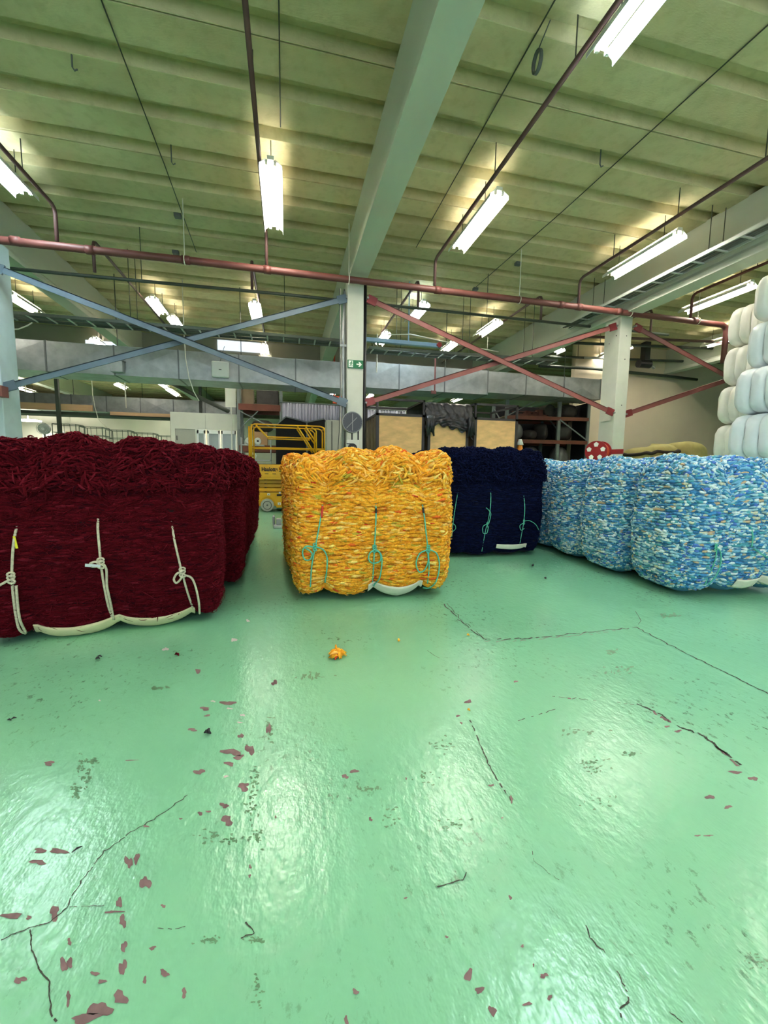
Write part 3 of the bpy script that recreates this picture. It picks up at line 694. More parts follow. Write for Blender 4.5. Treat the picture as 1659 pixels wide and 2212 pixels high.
def locks(S, rng, N, L, r_, sp, off, faces, wob=.25, fluff=.72, fluff_amp=.02, rings=6, sides=6, flat=.8, tilt=.10, zj=.14, zone='all'):
    h = S.h; Vs = []
    areas = {'f': 4*h[0]*h[2], 'b': 4*h[0]*h[2]*.8, 'l': 4*h[1]*h[2], 'r': 4*h[1]*h[2], 't': 4*h[0]*h[1]*1.3}
    tot = sum(areas[k] for k in faces)
    for k in faces:
        n = int(N*areas[k]/tot)
        ax, sg = {'f': (1, -1), 'b': (1, 1), 'l': (0, -1), 'r': (0, 1), 't': (2, 1)}[k]
        P = np.zeros((n, 3)); T = np.zeros((n, 3))
        if k == 't':
            P[:, 0] = rng.uniform(-h[0], h[0], n); P[:, 1] = rng.uniform(-h[1], h[1], n); P[:, 2] = h[2]
            an = rng.normal(0, .9, n); T[:, 0] = np.cos(an); T[:, 1] = np.sin(an)
        else:
            z = rng.uniform(-h[2], h[2], n); tt = 0 if ax == 1 else 1
            w = rng.uniform(-h[tt], h[tt], n)
            wave = .012*np.sin(w*5+z*2+S.seed)+.006*np.sin(w*17+z*3)
            z = np.round(z/sp)*sp+wave+rng.normal(0, sp*zj, n)
            P[:, tt] = w; P[:, 2] = np.clip(z, -h[2], h[2]); P[:, ax] = sg*h[ax]
            T[:, tt] = 1; T[:, 2] = rng.normal(0, tilt, n)
            # strands dip toward the straps near the top and bottom
            if ax == 1:
                for xi in S.st:
                    g = np.exp(-((w-xi)/.12)**2)*np.sign(w-xi)
                    T[:, 2] += g*.9*np.where(z > .15*h[2], 1, -0)*np.clip(z/h[2], 0, 1)-g*.6*np.clip(-z/h[2]-.6, 0, 1)
        zz = P[:, 2]/h[2]
        fl = (zz > fluff) if k != 't' else np.ones(n, bool)
        if zone != 'all':
            edge_ = rng.normal(0, .13, n)+.10*np.sin(P[:, 0]*9+S.seed)+.06*np.sin(P[:, 0]*23)
            keep = ((zz+edge_ > fluff) | (k == 't')) if zone == 'high' else ((zz+edge_ <= fluff+.08) & (k != 't'))
            P, T, zz, fl = P[keep], T[keep], zz[keep], fl[keep]; n = len(P)
            if n == 0: continue
        an = rng.normal(0, .6, n)
        rot = np.where(fl & (k != 't'), an, 0)
        if k != 't':
            tt = 0 if ax == 1 else 1
            c_, s_ = np.cos(rot), np.sin(rot); a0, a2 = T[:, tt].copy(), T[:, 2].copy()
            T[:, tt] = a0*c_-a2*s_; T[:, 2] = a0*s_+a2*c_
        T /= np.linalg.norm(T, axis=1, keepdims=True)
        Ls = L*rng.uniform(.6, 1.4, n); rs = r_*rng.uniform(.65, 1.35, n)
        o0 = off*rng.uniform(-.2, 1.3, n)+np.where(fl, rng.uniform(-.3, 1, n)*fluff_amp, 0)
        s = np.linspace(-1, 1, rings)
        Cn = np.zeros((n, rings, 3)); Nn = np.zeros((n, rings, 3))
        ph = rng.uniform(0, 6.28, n); curl = np.where(fl, 1.0, .25)
        for i, si in enumerate(s):
            Pk = P+T*(si*Ls/2)[:, None]
            pos, nr = S(Pk)
            tip = np.where(fl, rng.uniform(.2, .9, n), 1.0)
            Cn[:, i] = pos+nr*(o0+rs*(.55-1.25*si**2*tip)+curl*rs*.7*np.sin(ph+si*2.5))[:, None]
            Cn[:, i, 2] += curl*rs*.9*np.cos(ph*1.7+si*3)*wob*2
            Nn[:, i] = nr
        Tn = np.gradient(Cn, axis=1); Tn /= np.linalg.norm(Tn, axis=2, keepdims=True)+1e-9
        B = np.cross(Tn, Nn); B /= np.linalg.norm(B, axis=2, keepdims=True)+1e-9; Nn = np.cross(B, Tn)
        rad = rs[:, None]*(.25+.75*np.sqrt(np.clip(1-s**2, 0, 1)))[None, :]*(1+.15*np.sin(ph[:, None]*3+s[None, :]*6))
        th = np.arange(sides)*2*PI/sides
        ring = Cn[:, :, None, :]+rad[:, :, None, None]*(np.cos(th)[None, None, :, None]*Nn[:, :, None, :]*flat+np.sin(th)[None, None, :, None]*B[:, :, None, :])
        Vs.append(ring.reshape(-1, 3))
    V = np.concatenate(Vs); nl = len(V)//(rings*sides)
    q = []
    for i in range(rings-1):
        for j in range(sides):
            q.append((i*sides+j, i*sides+(j+1) % sides, (i+1)*sides+(j+1) % sides, (i+1)*sides+j))
    q = np.array(q); Q = (q[None]+(np.arange(nl)*rings*sides)[:, None, None]).reshape(-1, 4)
    return V, Q
def yarn_mesh(S, kind, rng, faces, N, L, r_, sp, off, fuzz=0, **kw):
    G, Qg = cube_grid(S.h, 34, S.r); Vg, ng = S(G)
    Vg = Vg-ng*.004
    Vg[:, 2] = np.maximum(Vg[:, 2], 0.004)
    blob_ = kw.pop('blob', None)
    V, Q = locks(S, rng, N, L, r_, sp, off, faces, zone='low' if blob_ else 'all', **kw)
    Vall = [Vg, V]; Qall = [Qg, Q+len(Vg)]; mi = [np.zeros(len(Qg)), np.ones(len(Q))]; o = len(Vg)+len(V)
    if fuzz:
        V2, Q2 = locks(S, rng, fuzz, L*.5, r_*.33, sp, off*1.5, faces, rings=4, sides=3, fluff=-2, fluff_amp=.022)
        Vall.append(V2); Qall.append(Q2+o); mi.append(np.ones(len(Q2)))
    if blob_:
        bn, bl_, br_ = blob_
        kk = dict(kw); kk.update(rings=5, sides=5, zone='high', fluff_amp=kw.get('fluff_amp', .03)*1.2)
        o = sum(len(q) for q in Vall)
        V3, Q3 = locks(S, rng, bn, bl_, br_, sp, off, faces, **kk)
        Vall.append(V3); Qall.append(Q3+o); mi.append(np.ones(len(Q3)))
    V = np.concatenate(Vall); V[:, 2] = np.maximum(V[:, 2], .003)
    return V, np.concatenate(Qall), np.concatenate(mi)
def rope(S, t, pts, r_, m, name, off=.012, label=None):
    P = np.array([(x, -S.h[1], z-S.h[2]) for x, z in pts]); pos, n = S(P)
    k = len(pos); ov = np.full(k, off)
    if name == 'tie_rope': ov[0] = -.012
    pos = pos+n*ov[:, None]
    # smooth resample
    pp = []
    for i in range(k-1):
        p0, p1, p2, p3 = pos[max(i-1, 0)], pos[i], pos[i+1], pos[min(i+2, k-1)]
        for j in range(5):
            u = j/5; pp.append(.5*((2*p1)+(-p0+p2)*u+(2*p0-5*p1+4*p2-p3)*u*u+(-p0+3*p1-3*p2+p3)*u**3))
    pp.append(pos[-1])
    o = MB().tube([tuple(p) for p in pp], r_, 7).build(name, m, t, True)
    if label: o['label'] = label
    return o
def local_px(t, S, L):
    """pixel list on the front face -> bale x, z"""
    out = []; rz = t.rotation_euler.z; c, s_ = math.cos(-rz), math.sin(-rz)
    for u, v in L:
        Yf = t.location.y-S.h[1]
        for it in range(4):
            p = at_y(u, v, Yf); dx, dy = p[0]-t.location.x, p[1]-t.location.y
            lx = dx*c-dy*s_
            Yf = t.location.y+lx*math.sin(rz)-S.h[1]*math.cos(rz)
        out.append((lx, p[2]))
    return out
def knot(S, t, x, z, r_, m, parent):
    P, n = S(np.array([(x, -S.h[1], z-S.h[2])])); p = P[0]+n[0]*(.024+r_)
    mb = MB()
    for k, (dx, dz, a) in enumerate(((0, .012, .3), (0, -.012, -.4), (.0, .03, .1))):
        mb.tube([(p[0]+dx+2.3*r_*math.cos(b), p[1]-r_*.7*math.sin(b)*0-r_*.6, p[2]+dz+1.6*r_*math.sin(b)+a*r_*math.cos(b)) for b in [2*PI*i/10 for i in range(10)]], r_*.85, 6, closed=True)
    return mb.build('knot', m, parent, True)
def wrapper(S, t, x0, x1, m, a0=-.35, a1=.62, n=40):
    """canvas strip hugging the lower front edge"""
    V = []; k = 7
    for i in range(n+1):
        x = x0+(x1-x0)*i/n
        for j in range(k):
            an = a0+(a1-a0)*j/(k-1)   # 0 = pointing down-front diagonal
            th = -PI/4-PI/2+an        # direction in (y,z)
            P = np.array([[x, (-(S.h[1]-S.r))+S.r*math.cos(th), (-(S.h[2]-S.r))+S.r*math.sin(th)]])
            pos, nn = S(P); V.append(pos[0]+nn[0]*.030)
    V = np.array(V); V[:, 2] = np.maximum(V[:, 2], .006)
    Q = [(i*k+j, (i+1)*k+j, (i+1)*k+j+1, i*k+j+1) for i in range(n) for j in range(k-1)]
    o = np_mesh('wrapper_sheet', V, Q, [m], t)
    sm = o.modifiers.new('thick', 'SOLIDIFY'); sm.thickness = .006; sm.offset = 1
    o['label'] = 'pale canvas wrapper under the bale'; return o

def make_bale(name_label, S, kind, loc, rz, N, L, r_, sp, off, faces='flrt', fuzz=0, group='', cat='yarn bale', **kw):
    t = thing('yarn_bale', name_label, cat, loc, rz, group)
    V, Q, mi = yarn_mesh(S, kind, np.random.default_rng(S.seed+5), faces, N, L, r_, sp, off, fuzz, **kw)
    o = np_mesh('yarn_body', V, Q, [M['core_'+kind], M['yarn_'+kind]], t, True, mi)
    return t, o
def clone_bale(o, label, loc, rz, group, cat='yarn bale', flip=False):
    t = thing('yarn_bale', label, cat, loc, rz+(PI if flip else 0), group)
    c = o.copy(); C.objects.link(c); c.parent = t; return t

# red row ---------------------------------------------------------------
gR = 'burgundy yarn bales in the left row'
SR = BaleShape(1.31, .76, 1.22, .16, (-.40, .04, .48), seed=3, lump=.012, toplump=.05, pinch=.02, edge=.12)
tR, oR = make_bale('nearest burgundy yarn bale, tied with cream ropes, at the left', SR, 'red', (-1.19, 3.28, 0), R(9), 17000, .11, .0075, .021, .007, fuzz=14000, group=gR, tilt=.08, zj=.16, fluff=.55, fluff_amp=.05, sides=5, blob=(42000, .065, .0065))
for i, (x, y, rz, lab, fl) in enumerate(((-1.11, 4.16, R(3), 'second burgundy yarn bale from the front of the left row', False),
        (-1.15, 5.03, R(-2), 'third burgundy yarn bale from the front of the left row', True),
        (-1.15, 5.89, R(1), 'fourth burgundy yarn bale, next to last of the left row', False),
        (-1.17, 6.75, R(-2), 'rearmost burgundy yarn bale, nearest the yellow scissor lift', True))):
    clone_bale(oR, lab, (x, y, 0), rz, gR, flip=fl)
def tie(S, t, main, loop, tail, knot_px, r_, m, name='tie_rope', extra=None):
    o = rope(S, t, local_px(t, S, main), r_, m, name, off=.024)
    if loop: rope(S, t, local_px(t, S, loop), r_, m, 'loop', off=.036).parent = o
    if tail: rope(S, t, local_px(t, S, tail), r_, m, 'tail', off=.032).parent = o
    if knot_px:
        (x, z), = local_px(t, S, [knot_px]); knot(S, t, x, z, r_, m, o)
    return o
bpy.context.view_layer.update()
m = M['rope_cream']; rr = .0075
o = tie(SR, tR, [(40, 1118), (37, 1160), (33, 1200), (31, 1245), (33, 1300), (38, 1360), (48, 1398)], [(30, 1248), (18, 1254), (6, 1264), (-6, 1285)], [(40, 1262), (41, 1300), (44, 1340), (50, 1385)], (31, 1248), rr, m)
b_ = MB(); P = local_px(tR, SR, [(37, 1156), (43, 1182)])
pp, nn = SR(np.array([(x, -SR.h[1], z-SR.h[2]) for x, z in P])); pp = pp+nn*.03
b_.bar(tuple(pp[0]), tuple(pp[1]), .012, .003, up=(0, 1, 0)); q = b_.build('tape_flag', M['tag_yellow'], o)
o = tie(SR, tR, [(212, 1108), (214, 1140), (218, 1180), (221, 1215), (226, 1260), (233, 1310), (240, 1362)], [(221, 1214), (210, 1210), (200, 1214), (204, 1220), (216, 1220)], [(226, 1214), (233, 1228), (233, 1265), (238, 1300), (242, 1362)], (222, 1216), rr, m)
P = local_px(tR, SR, [(190, 1216), (222, 1219)]); pp, nn = SR(np.array([(x, -SR.h[1], z-SR.h[2]) for x, z in P])); pp = pp+nn*.045
MB().bar(tuple(pp[0]), tuple(pp[1]), .022, .002, up=(0, 1, .5)).build('paper_tag', M['tag_white'], o)
o = tie(SR, tR, [(370, 1122), (377, 1160), (387, 1205), (394, 1235), (404, 1275), (414, 1318), (420, 1345)], [(394, 1232), (383, 1236), (377, 1248), (382, 1256), (391, 1248), (396, 1236)], [(400, 1240), (414, 1246), (421, 1265), (427, 1300), (434, 1348)], (395, 1236), rr, m)
wrapper(SR, tR, -.41, .50, M['canvas'])

# yellow row ------------------------------------------------------------
gY = 'golden yarn bales in the middle row'
SY = BaleShape(1.30, .74, 1.25, .20, (-.42, .0, .40), seed=8, lump=.014, toplump=.06, pinch=.03, edge=.16)
tY, oY = make_bale('nearest golden yellow yarn bale, tied with three teal twines', SY, 'yellow', (.73, 3.64, 0), R(-4), 12500, .10, .0095, .034, .006, group=gY, fuzz=4000, tilt=.14, fluff=.60, fluff_amp=.03, rings=6, sides=5, flat=.9, zj=.20)
clone_bale(oY, 'second golden yellow yarn bale, right behind the nearest one', (.66, 4.46, 0), R(2), gY)
clone_bale(oY, 'rearmost golden yellow yarn bale of the middle row', (.64, 5.28, 0), R(-2), gY, flip=True)
bpy.context.view_layer.update()
m = M['rope_teal']; rr = .006
o = tie(SY, tY, [(698, 1080), (694, 1110), (688, 1150), (683, 1182), (677, 1220), (672, 1270)], [(683, 1180), (668, 1178), (660, 1190), (664, 1206), (675, 1206), (678, 1192), (664, 1180)], [(686, 1180), (698, 1186), (706, 1202), (706, 1230), (702, 1266)], (683, 1182), rr, m)
rope(SY, tY, local_px(tY, SY, [(697, 1093), (694, 1118)]), rr*1.5, M['tag_red'], 'tape', off=.026).parent = o
o = tie(SY, tY, [(813, 1068), (812, 1110), (810, 1150), (808, 1186), (807, 1230), (806, 1288)], [(808, 1186), (797, 1194), (796, 1208), (806, 1216), (820, 1210), (820, 1194), (810, 1186)], [(812, 1186), (822, 1196), (824, 1216), (820, 1250), (812, 1280), (811, 1300)], (808, 1186), rr, m)
rope(SY, tY, local_px(tY, SY, [(812, 1098), (812, 1108)]), rr*1.5, M['tag_black'], 'tape', off=.026).parent = o
o = tie(SY, tY, [(911, 1072), (915, 1110), (919, 1150), (923, 1186), (926, 1225), (926, 1268)], [(922, 1186), (905, 1194), (897, 1214), (904, 1234), (916, 1232), (923, 1212), (922, 1190)], [(926, 1186), (938, 1194), (944, 1220), (940, 1255), (932, 1284), (919, 1306)], (923, 1187), rr, m)
rope(SY, tY, local_px(tY, SY, [(913, 1096), (914, 1108)]), rr*1.5, M['tag_black'], 'tape', off=.026).parent = o
wrapper(SY, tY, -.05, .42, M['canvas_white'], a0=-.4, a1=.35)

# navy ------------------------------------------------------------------
gN = 'navy yarn bales behind the golden row'
SN = BaleShape(1.26, .76, 1.34, .18, (-.42, .0, .40), seed=14, lump=.012, toplump=.06, pinch=.015, edge=.07)
tN, oN = make_bale('front navy blue yarn bale with teal twine ties', SN, 'navy', (2.60, 5.10, 0), R(-1), 12000, .12, .007, .020, .004, fuzz=8000, group=gN, sides=5, tilt=.06, fluff=.45, fluff_amp=.05, blob=(36000, .045, .0065))
clone_bale(oN, 'rear navy blue yarn bale, mostly hidden behind the front one', (2.52, 5.96, 0), R(1), gN, flip=True)
bpy.context.view_layer.update()
tie(SN, tN, [(992, 1050), (986, 1085), (980, 1120), (975, 1160)], [(976, 1130), (984, 1134), (985, 1142), (976, 1150)], None, None, .005, m)
tie(SN, tN, [(1060, 1052), (1056, 1090), (1050, 1130), (1046, 1145), (1040, 1190)], [(1050, 1130), (1040, 1136), (1040, 1150), (1048, 1150), (1051, 1136)], [(1052, 1130), (1056, 1110), (1052, 1102), (1046, 1096)], (1049, 1134), .005, m)
tie(SN, tN, [(1130, 1056), (1129, 1095), (1127, 1128), (1124, 1150), (1121, 1182)], [(1127, 1128), (1118, 1134), (1121, 1144), (1128, 1140)], [(1130, 1124), (1140, 1124), (1150, 1132), (1158, 1144)], (1127, 1128), .005, m)
wrapper(SN, tN, .0, .42, M['canvas_white'], a0=-.7, a1=-.38)

# blue row --------------------------------------------------------------
gB = 'light blue yarn bales in the right row'
SB = BaleShape(1.30, .68, 1.26, .25, (-.22, .22), seed=21, lump=.014, toplump=.03, pinch=.04, edge=.12, bulge=.04)
tB, oB = make_bale('nearest light blue mottled yarn bale at the right edge', SB, 'blue', (3.98, 3.08, 0), R(-5), 15000, .080, .0105, .026, .005, faces='flrtb', group=gB, fuzz=1500, tilt=.12, fluff=.75, fluff_amp=.02, rings=5, sides=6)
for x, y, rz, lab, fl in ((3.99, 3.83, R(-3), 'second light blue yarn bale from the front of the right row', False),
        (4.06, 4.57, R(-2), 'third light blue yarn bale from the front of the right row', True),
        (4.16, 5.31, R(-3), 'fourth light blue yarn bale, beside the navy bale', False),
        (4.26, 6.05, R(-2), 'rearmost light blue yarn bale of the right row', True)):
    clone_bale(oB, lab, (x, y, 0), rz, gB, flip=fl)
bpy.context.view_layer.update()
tie(SB, tB, [(1535, 1150), (1538, 1185), (1534, 1215), (1524, 1265)], [(1534, 1180), (1545, 1190), (1548, 1215), (1540, 1240), (1528, 1262)], None, (1534, 1182), .005, m)
tie(SB, tB, [(1612, 1120), (1614, 1150), (1612, 1180)], None, [(1614, 1182), (1632, 1194), (1650, 1203)], None, .005, m)
wrapper(SB, tB, -.1, .4, M['canvas_white'], a0=-.5, a1=-.12)

# ------------------------------------------------------------------ white film-wrapped bales
def film_bale(W, D, H, ridges, seed, m):
    """lobed bale with its length along x, rounded ends"""
    na = 48; V = []; cap = .13; xs = []
    st = W/ridges
    for k in range(9): xs.append(-W/2-cap*math.cos(PI/2*k/9)*.9)
    nmid = ridges*12
    for k in range(nmid+1): xs.append(-W/2+W*k/nmid)
    for k in range(1, 10): xs.append(W/2+cap*math.sin(PI/2*k/9)*.9)
    def scale(x):
        if abs(x) > W/2:
            q = min(1, (abs(x)-W/2)/(cap*.9)); return .86*math.sqrt(max(0.0, 1-q*q))*.75+.25*.86*(1-q**6)
        f = ((x+W/2)/st) % 1.0
        g = 1-abs(2*f-1)**3.2
        if abs(x) > W/2-st*.02: g = min(g, .5)
        return .86+.14*g**.8
    for i, x in enumerate(xs):
        sc = max(.02, scale(x))
        for j in range(na):
            a = 2*PI*j/na; c, s_ = math.cos(a), math.sin(a); e = .5
            yy = D/2*abs(c)**e*(1 if c >= 0 else -1)*sc; zz = H/2*abs(s_)**e*(1 if s_ >= 0 else -1)*(.55*sc+.45*min(1, sc*1.12))
            k = 1+.010*math.sin(a*7+x*19+seed)+.008*math.sin(a*13-x*41+seed*2)
            V.append((x, yy*k, H/2+zz))
    n = len(xs)
    mb = MB(); mb.raw(V, [(i*na+j, (i+1)*na+j, (i+1)*na+(j+1) % na, i*na+(j+1) % na) for i in range(n-1) for j in range(na)]+[tuple(range(na-1, -1, -1)), tuple((n-1)*na+j for j in range(na))])
    return mb
def white_bale(x, y, z, W, H, ridges, seed, label, m, group):
    t = thing('wrapped_bale', label, 'bale', (x, y, z), R(90), group)
    D = .90; film_bale(W, D, H, ridges, seed, m).build('film_cover', m, t, True)
    for k in range(1, ridges):
        xx = -W/2+W*k/ridges; P = []
        for j in range(48):
            a = 2*PI*j/48; c, s_ = math.cos(a), math.sin(a); e = .5
            P.append((xx, D/2*abs(c)**e*(1 if c >= 0 else -1)*.87, H/2+H/2*abs(s_)**e*(1 if s_ >= 0 else -1)*(.55*.86+.45*.963)*1.005))
        MB().tube(P, .005, 5, closed=True).build('binding_wire', M['wire'], t, True)
    return t
gW = 'white film-wrapped bales stacked at the right'
Hb = .65
levels = ['bottom level, on the floor', 'second level', 'third level', 'fourth level', 'fifth level', 'top level']
xs_f = [6.26, 6.24, 6.24, 6.27, 6.42, 6.46]; xs_b = [7.24, 7.25, 7.24, 7.25, 7.30, 7.32]
for k in range(6):
    lv = levels[k]
    white_bale(xs_f[k]+.45, 4.8-.58, k*Hb, 1.12, Hb, 6, k+1, f'bluish white wrapped bale, front stack, {lv}', M['wrap_blue'] if k < 5 else M['wrap'], gW)
for k in range(6):
    white_bale(xs_b[k]+.45, 5.8-.52, k*Hb, 1.02, Hb, 6, k+11, f'off-white wrapped bale, rear stack, {levels[k]}', M['wrap'], gW)
tm = thing('printed_mark', 'purple bracket-shaped print on a wrapped bale at the right edge', 'mark', (6.375, 4.27, 1.62))
MB().bb((0, 0, 0), (.004, .012, .12)).bb((0, -.07, .108), (.004, .012, .12)).build('print', M['purple_ink'], tm)

# ------------------------------------------------------------------ scissor lift
t = thing('scissor_lift', 'yellow scissor lift parked behind the gap between red and golden bales', 'scissor lift', (.04, 10.6, 0))
x0, x1 = -.90, .92
w_ = M['yellow']
# chassis with wheel arches
ch = MB(); poly = [(x0+.02, .48), (x0+.02, .36), (x0+.06, .36)]
for i in range(9):
    a = PI-PI*i/8; poly.append((-.53+.20*math.cos(a) if True else 0, .165+.21*math.sin(a)))
poly += [(-.31, .10), (.30, .10)]
for i in range(9):
    a = PI-PI*i/8; poly.append((.55+.20*math.cos(a), .165+.21*math.sin(a)))
poly += [(.80, .36), (x1-.02, .36), (x1-.02, .48)]
ch.prism(poly, .0, .03).bb((x0+.05, .03, .14), (x1-.05, .73, .46)); ch.prism(poly, .73, .76); ch.build('chassis', w_, t, bevel=.004)
for xw in (-.53, .55):
    for yy in (-.02, .66):
        wh = MB(); P = []
        wh.cyl((xw, yy, .165), (xw, yy+.12, .165), .162, 28); o = wh.build('wheel', M['tyre'], t, bevel=.015)
        h_ = MB(); h_.tube([(xw+.10*math.cos(a), yy-.004, .165+.10*math.sin(a)) for a in [2*PI*i/24 for i in range(24)]], .008, 6, closed=True)
        h_.cyl((xw, yy-.012, .165), (xw, yy+.01, .165), .022, 12); h_.build('hub', M['cable'], o)
for k, (z, c_) in enumerate(((.50, w_), (.60, M['yellow_dk']), (.70, M['yellow_dk']))):
    MB().bb((x0+.04, .08, z), (x1-.04, .13, z+.085)).bb((x0+.04, .63, z), (x1-.04, .68, z+.085)).build('scissor_arm', c_, t, bevel=.004)
MB().bb((x0+.3, .1, .46), (x0+.34, .66, .8)).bb((x1-.34, .1, .46), (x1-.3, .66, .8)).build('scissor_pin', M['steel_dark'], t)
MB().bb((x0, 0, .86), (x1, .76, 1.17)).build('platform_side', w_, t, bevel=.005)
MB().bb((x0, -.004, .80), (x1, .0, .86)).build('kick_plate', w_, t)
MB().bb((x0+.01, .01, 1.17), (x1-.01, .75, 1.185)).build('platform_floor', M['steel_dark'], t)
def rail(pts, nm='guard_rail', r_=.02): return MB().tube(pts, r_, 8).build(nm, w_, t, True)
for yy in (.03, .73):
    rail([(x0+.02, yy, 1.17), (x0+.02, yy, 2.06), (x0+.04, yy, 2.12), (x0+.10, yy, 2.14), (x1-.14, yy, 2.14), (x1-.06, yy, 2.11), (x1-.03, yy, 2.04), (x1-.03, yy, 1.17)])
    rail([(x0+.13, yy, 2.12), (x0+.40, yy, 1.84), (x1-.36, yy, 1.84)])
    rail([(x1-.70, yy, 2.12), (x1-.30, yy, 1.50)])
    rail([(x1-.50, yy, 2.12), (x1-.24, yy, 1.74)])
    rail([(x0+.02, yy, 1.58), (x1-.04, yy, 1.58)], r_=.016)
    rail([(x1-.24, yy, 1.17), (x1-.24, yy, 2.02), (x1-.30, yy, 2.08), (x1-.36, yy, 2.10)])
for xx in (x0-.02, x0-.05): rail([(xx, .1+.1*abs(xx), 1.17), (xx, .1+.1*abs(xx), 2.10)], 'gate_post', .018)
rail([(x0+.02, .03, 2.12), (x0+.02, .73, 2.12)]); rail([(x1-.03, .03, 2.1), (x1-.03, .73, 2.1)])
def text(body, size, m, parent, loc, bold=.003, name='lettering', sx=1.0):
    cu = bpy.data.curves.new(name, 'FONT'); cu.body = body; cu.size = size; cu.extrude = .001; cu.offset = bold
    o = bpy.data.objects.new(name, cu); C.objects.link(o); bpy.context.view_layer.update()
    me = bpy.data.meshes.new_from_object(o.evaluated_get(bpy.context.evaluated_depsgraph_get()))
    bpy.data.objects.remove(o); me.materials.clear(); me.materials.append(m)
    o = bpy.data.objects.new(name, me); C.objects.link(o); o.parent = parent
    wd = max(q.co.x for q in me.vertices)-min(q.co.x for q in me.vertices)
    o.location = loc; o.rotation_euler = (PI/2, 0, 0); o.scale = (sx/wd, 1, 1); return o
text('Haulotte', .135, M['ink'], t, (-.655, -.006, 1.01), .004, 'brand_lettering', .385)
for k, (xx, c_) in enumerate(((-.245, M['ink']), (-.165, M['ink_red']))):
    MB().prism([(xx, 1.10), (xx+.04, 1.10), (xx+.085, 1.045), (xx+.04, .99), (xx, .99), (xx+.035, 1.045)], -.006, -.002).build('chevron', c_, t)
for (xx, zz) in ((-.58, .935), (-.40, .935), (-.22, .935)): MB().bb((xx, -.005, zz), (xx+.09, 0, zz+.012)).build('slot', M['ink'], t)
MB().bb((-.30, -.004, .39), (-.15, -.001, .44)).build('step_slot', M['ink'], t)
for (xx, zz, ww, hh) in ((-.53, .41, .07, .05), (-.25, .455, .045, .04), (-.28, .17, .075, .06), (-.12, .30, .05, .12)):
    o = MB().bb((xx, -.006, zz), (xx+ww, -.001, zz+hh)).build('safety_sticker', M['sticker'], t)
    if ww > .06: MB().prism([(xx+ww*.35, zz+hh*.2), (xx+ww*.7, zz+hh*.25), (xx+ww*.6, zz+hh*.75)], -.008, -.0062).build('pictogram', M['ink'], o)
MB().bb((-.12, -.004, .14), (-.105, .0, .33)).build('door_gap', M['ink'], t)

# ------------------------------------------------------------------ dial scale and cabinet by the centre column
t = thing('dial_scale', 'floor scale with a round dark dial in front of the exit-sign column', 'scale', (1.16, 7.55, 0))
MB().bb((-.35, -.62, .0), (.35, .12, .10)).build('platform', M['steel_dark'], t, bevel=.01)
MB().bb((-.10, -.02, .10), (.13, .14, 1.62)).build('pillar', M['booth'], t, bevel=.01)
dl = MB().cyl((0, -.03, 1.935), (0, .08, 1.935), .192, 40).build('dial_housing', M['rim'], t, bevel=.008)
MB().cyl((0, -.034, 1.935), (0, -.028, 1.935), .176, 40).build('dial_face', M['dial'], dl)
h_ = MB().bar((0, -.037, 1.935-.15), (0, -.037, 1.935+.15), .003, .010, up=(1, 0, 0)).bar((-.11, -.038, 1.935-.11), (.08, -.038, 1.935+.085), .003, .009, up=(1, 0, -1))
h_.build('pointer', M['rim'], dl)
tk = MB()
for i in range(24):
    a = 2*PI*i/24; tk.bar((.155*math.sin(a), -.0365, 1.935+.155*math.cos(a)), (.168*math.sin(a), -.0365, 1.935+.168*math.cos(a)), .002, .003, up=(0, 1, 0))
tk.build('tick_marks', M['rim'], dl)
MB().cyl((0, .02, 1.56), (0, .02, 1.76), .014, 8).bb((.10, 0, 1.50), (.125, .03, 1.82)).bb((.05, 0, 1.50), (.125, .03, 1.54)).build('dial_stem', M['black'], t)
MB().cyl((0, -.05, 1.47), (0, -.022, 1.47), .085, 24).bb((-.11, -.05, 1.54), (.0, -.03, 1.555)).build('counterweight', M['black'], t)
MB().bb((-.03, -.055, 1.475), (.03, -.051, 1.495)).build('maker_plate', M['white'], t)
t = thing('electrical_cabinet', 'tall grey cabinet left of the dial scale', 'cabinet', (1.03, 9.0, 0))
MB().bb((-.2, 0, 0), (.24, .4, 2.13)).build('body', M['cabinet'], t, bevel=.008)
MB().bb((-.075, -.008, .05), (.225, 0, 2.10)).build('door', M['cabinet'], t); MB().bb((-.095, -.004, .05), (-.08, .0, 2.1)).build('door_gap', M['black'], t)
# black fabric bins behind the lift
t = thing('fabric_bin', 'dark bin with black fabric cover behind the scissor lift', 'bin', (.45, 12.0, 0))
MB().prism([(-.75, 0), (.72, 0), (.75, 2.28), (.58, 2.50), (.1, 2.38), (-.48, 2.52), (-.75, 2.28)], 0, .85).build('fabric_cover', M['fabric_black'], t)
MB().bar((-.75, -.02, 2.26), (-.48, -.02, 2.5), .03, .03).bar((-.48, -.02, 2.51), (.1, -.02, 2.38), .03, .03).bar((.1, -.02, 2.38), (.58, -.02, 2.49), .03, .03).bar((.1, -.02, 0), (.1, -.02, 2.38), .04, .04).build('frame', M['rack_blue'], t)
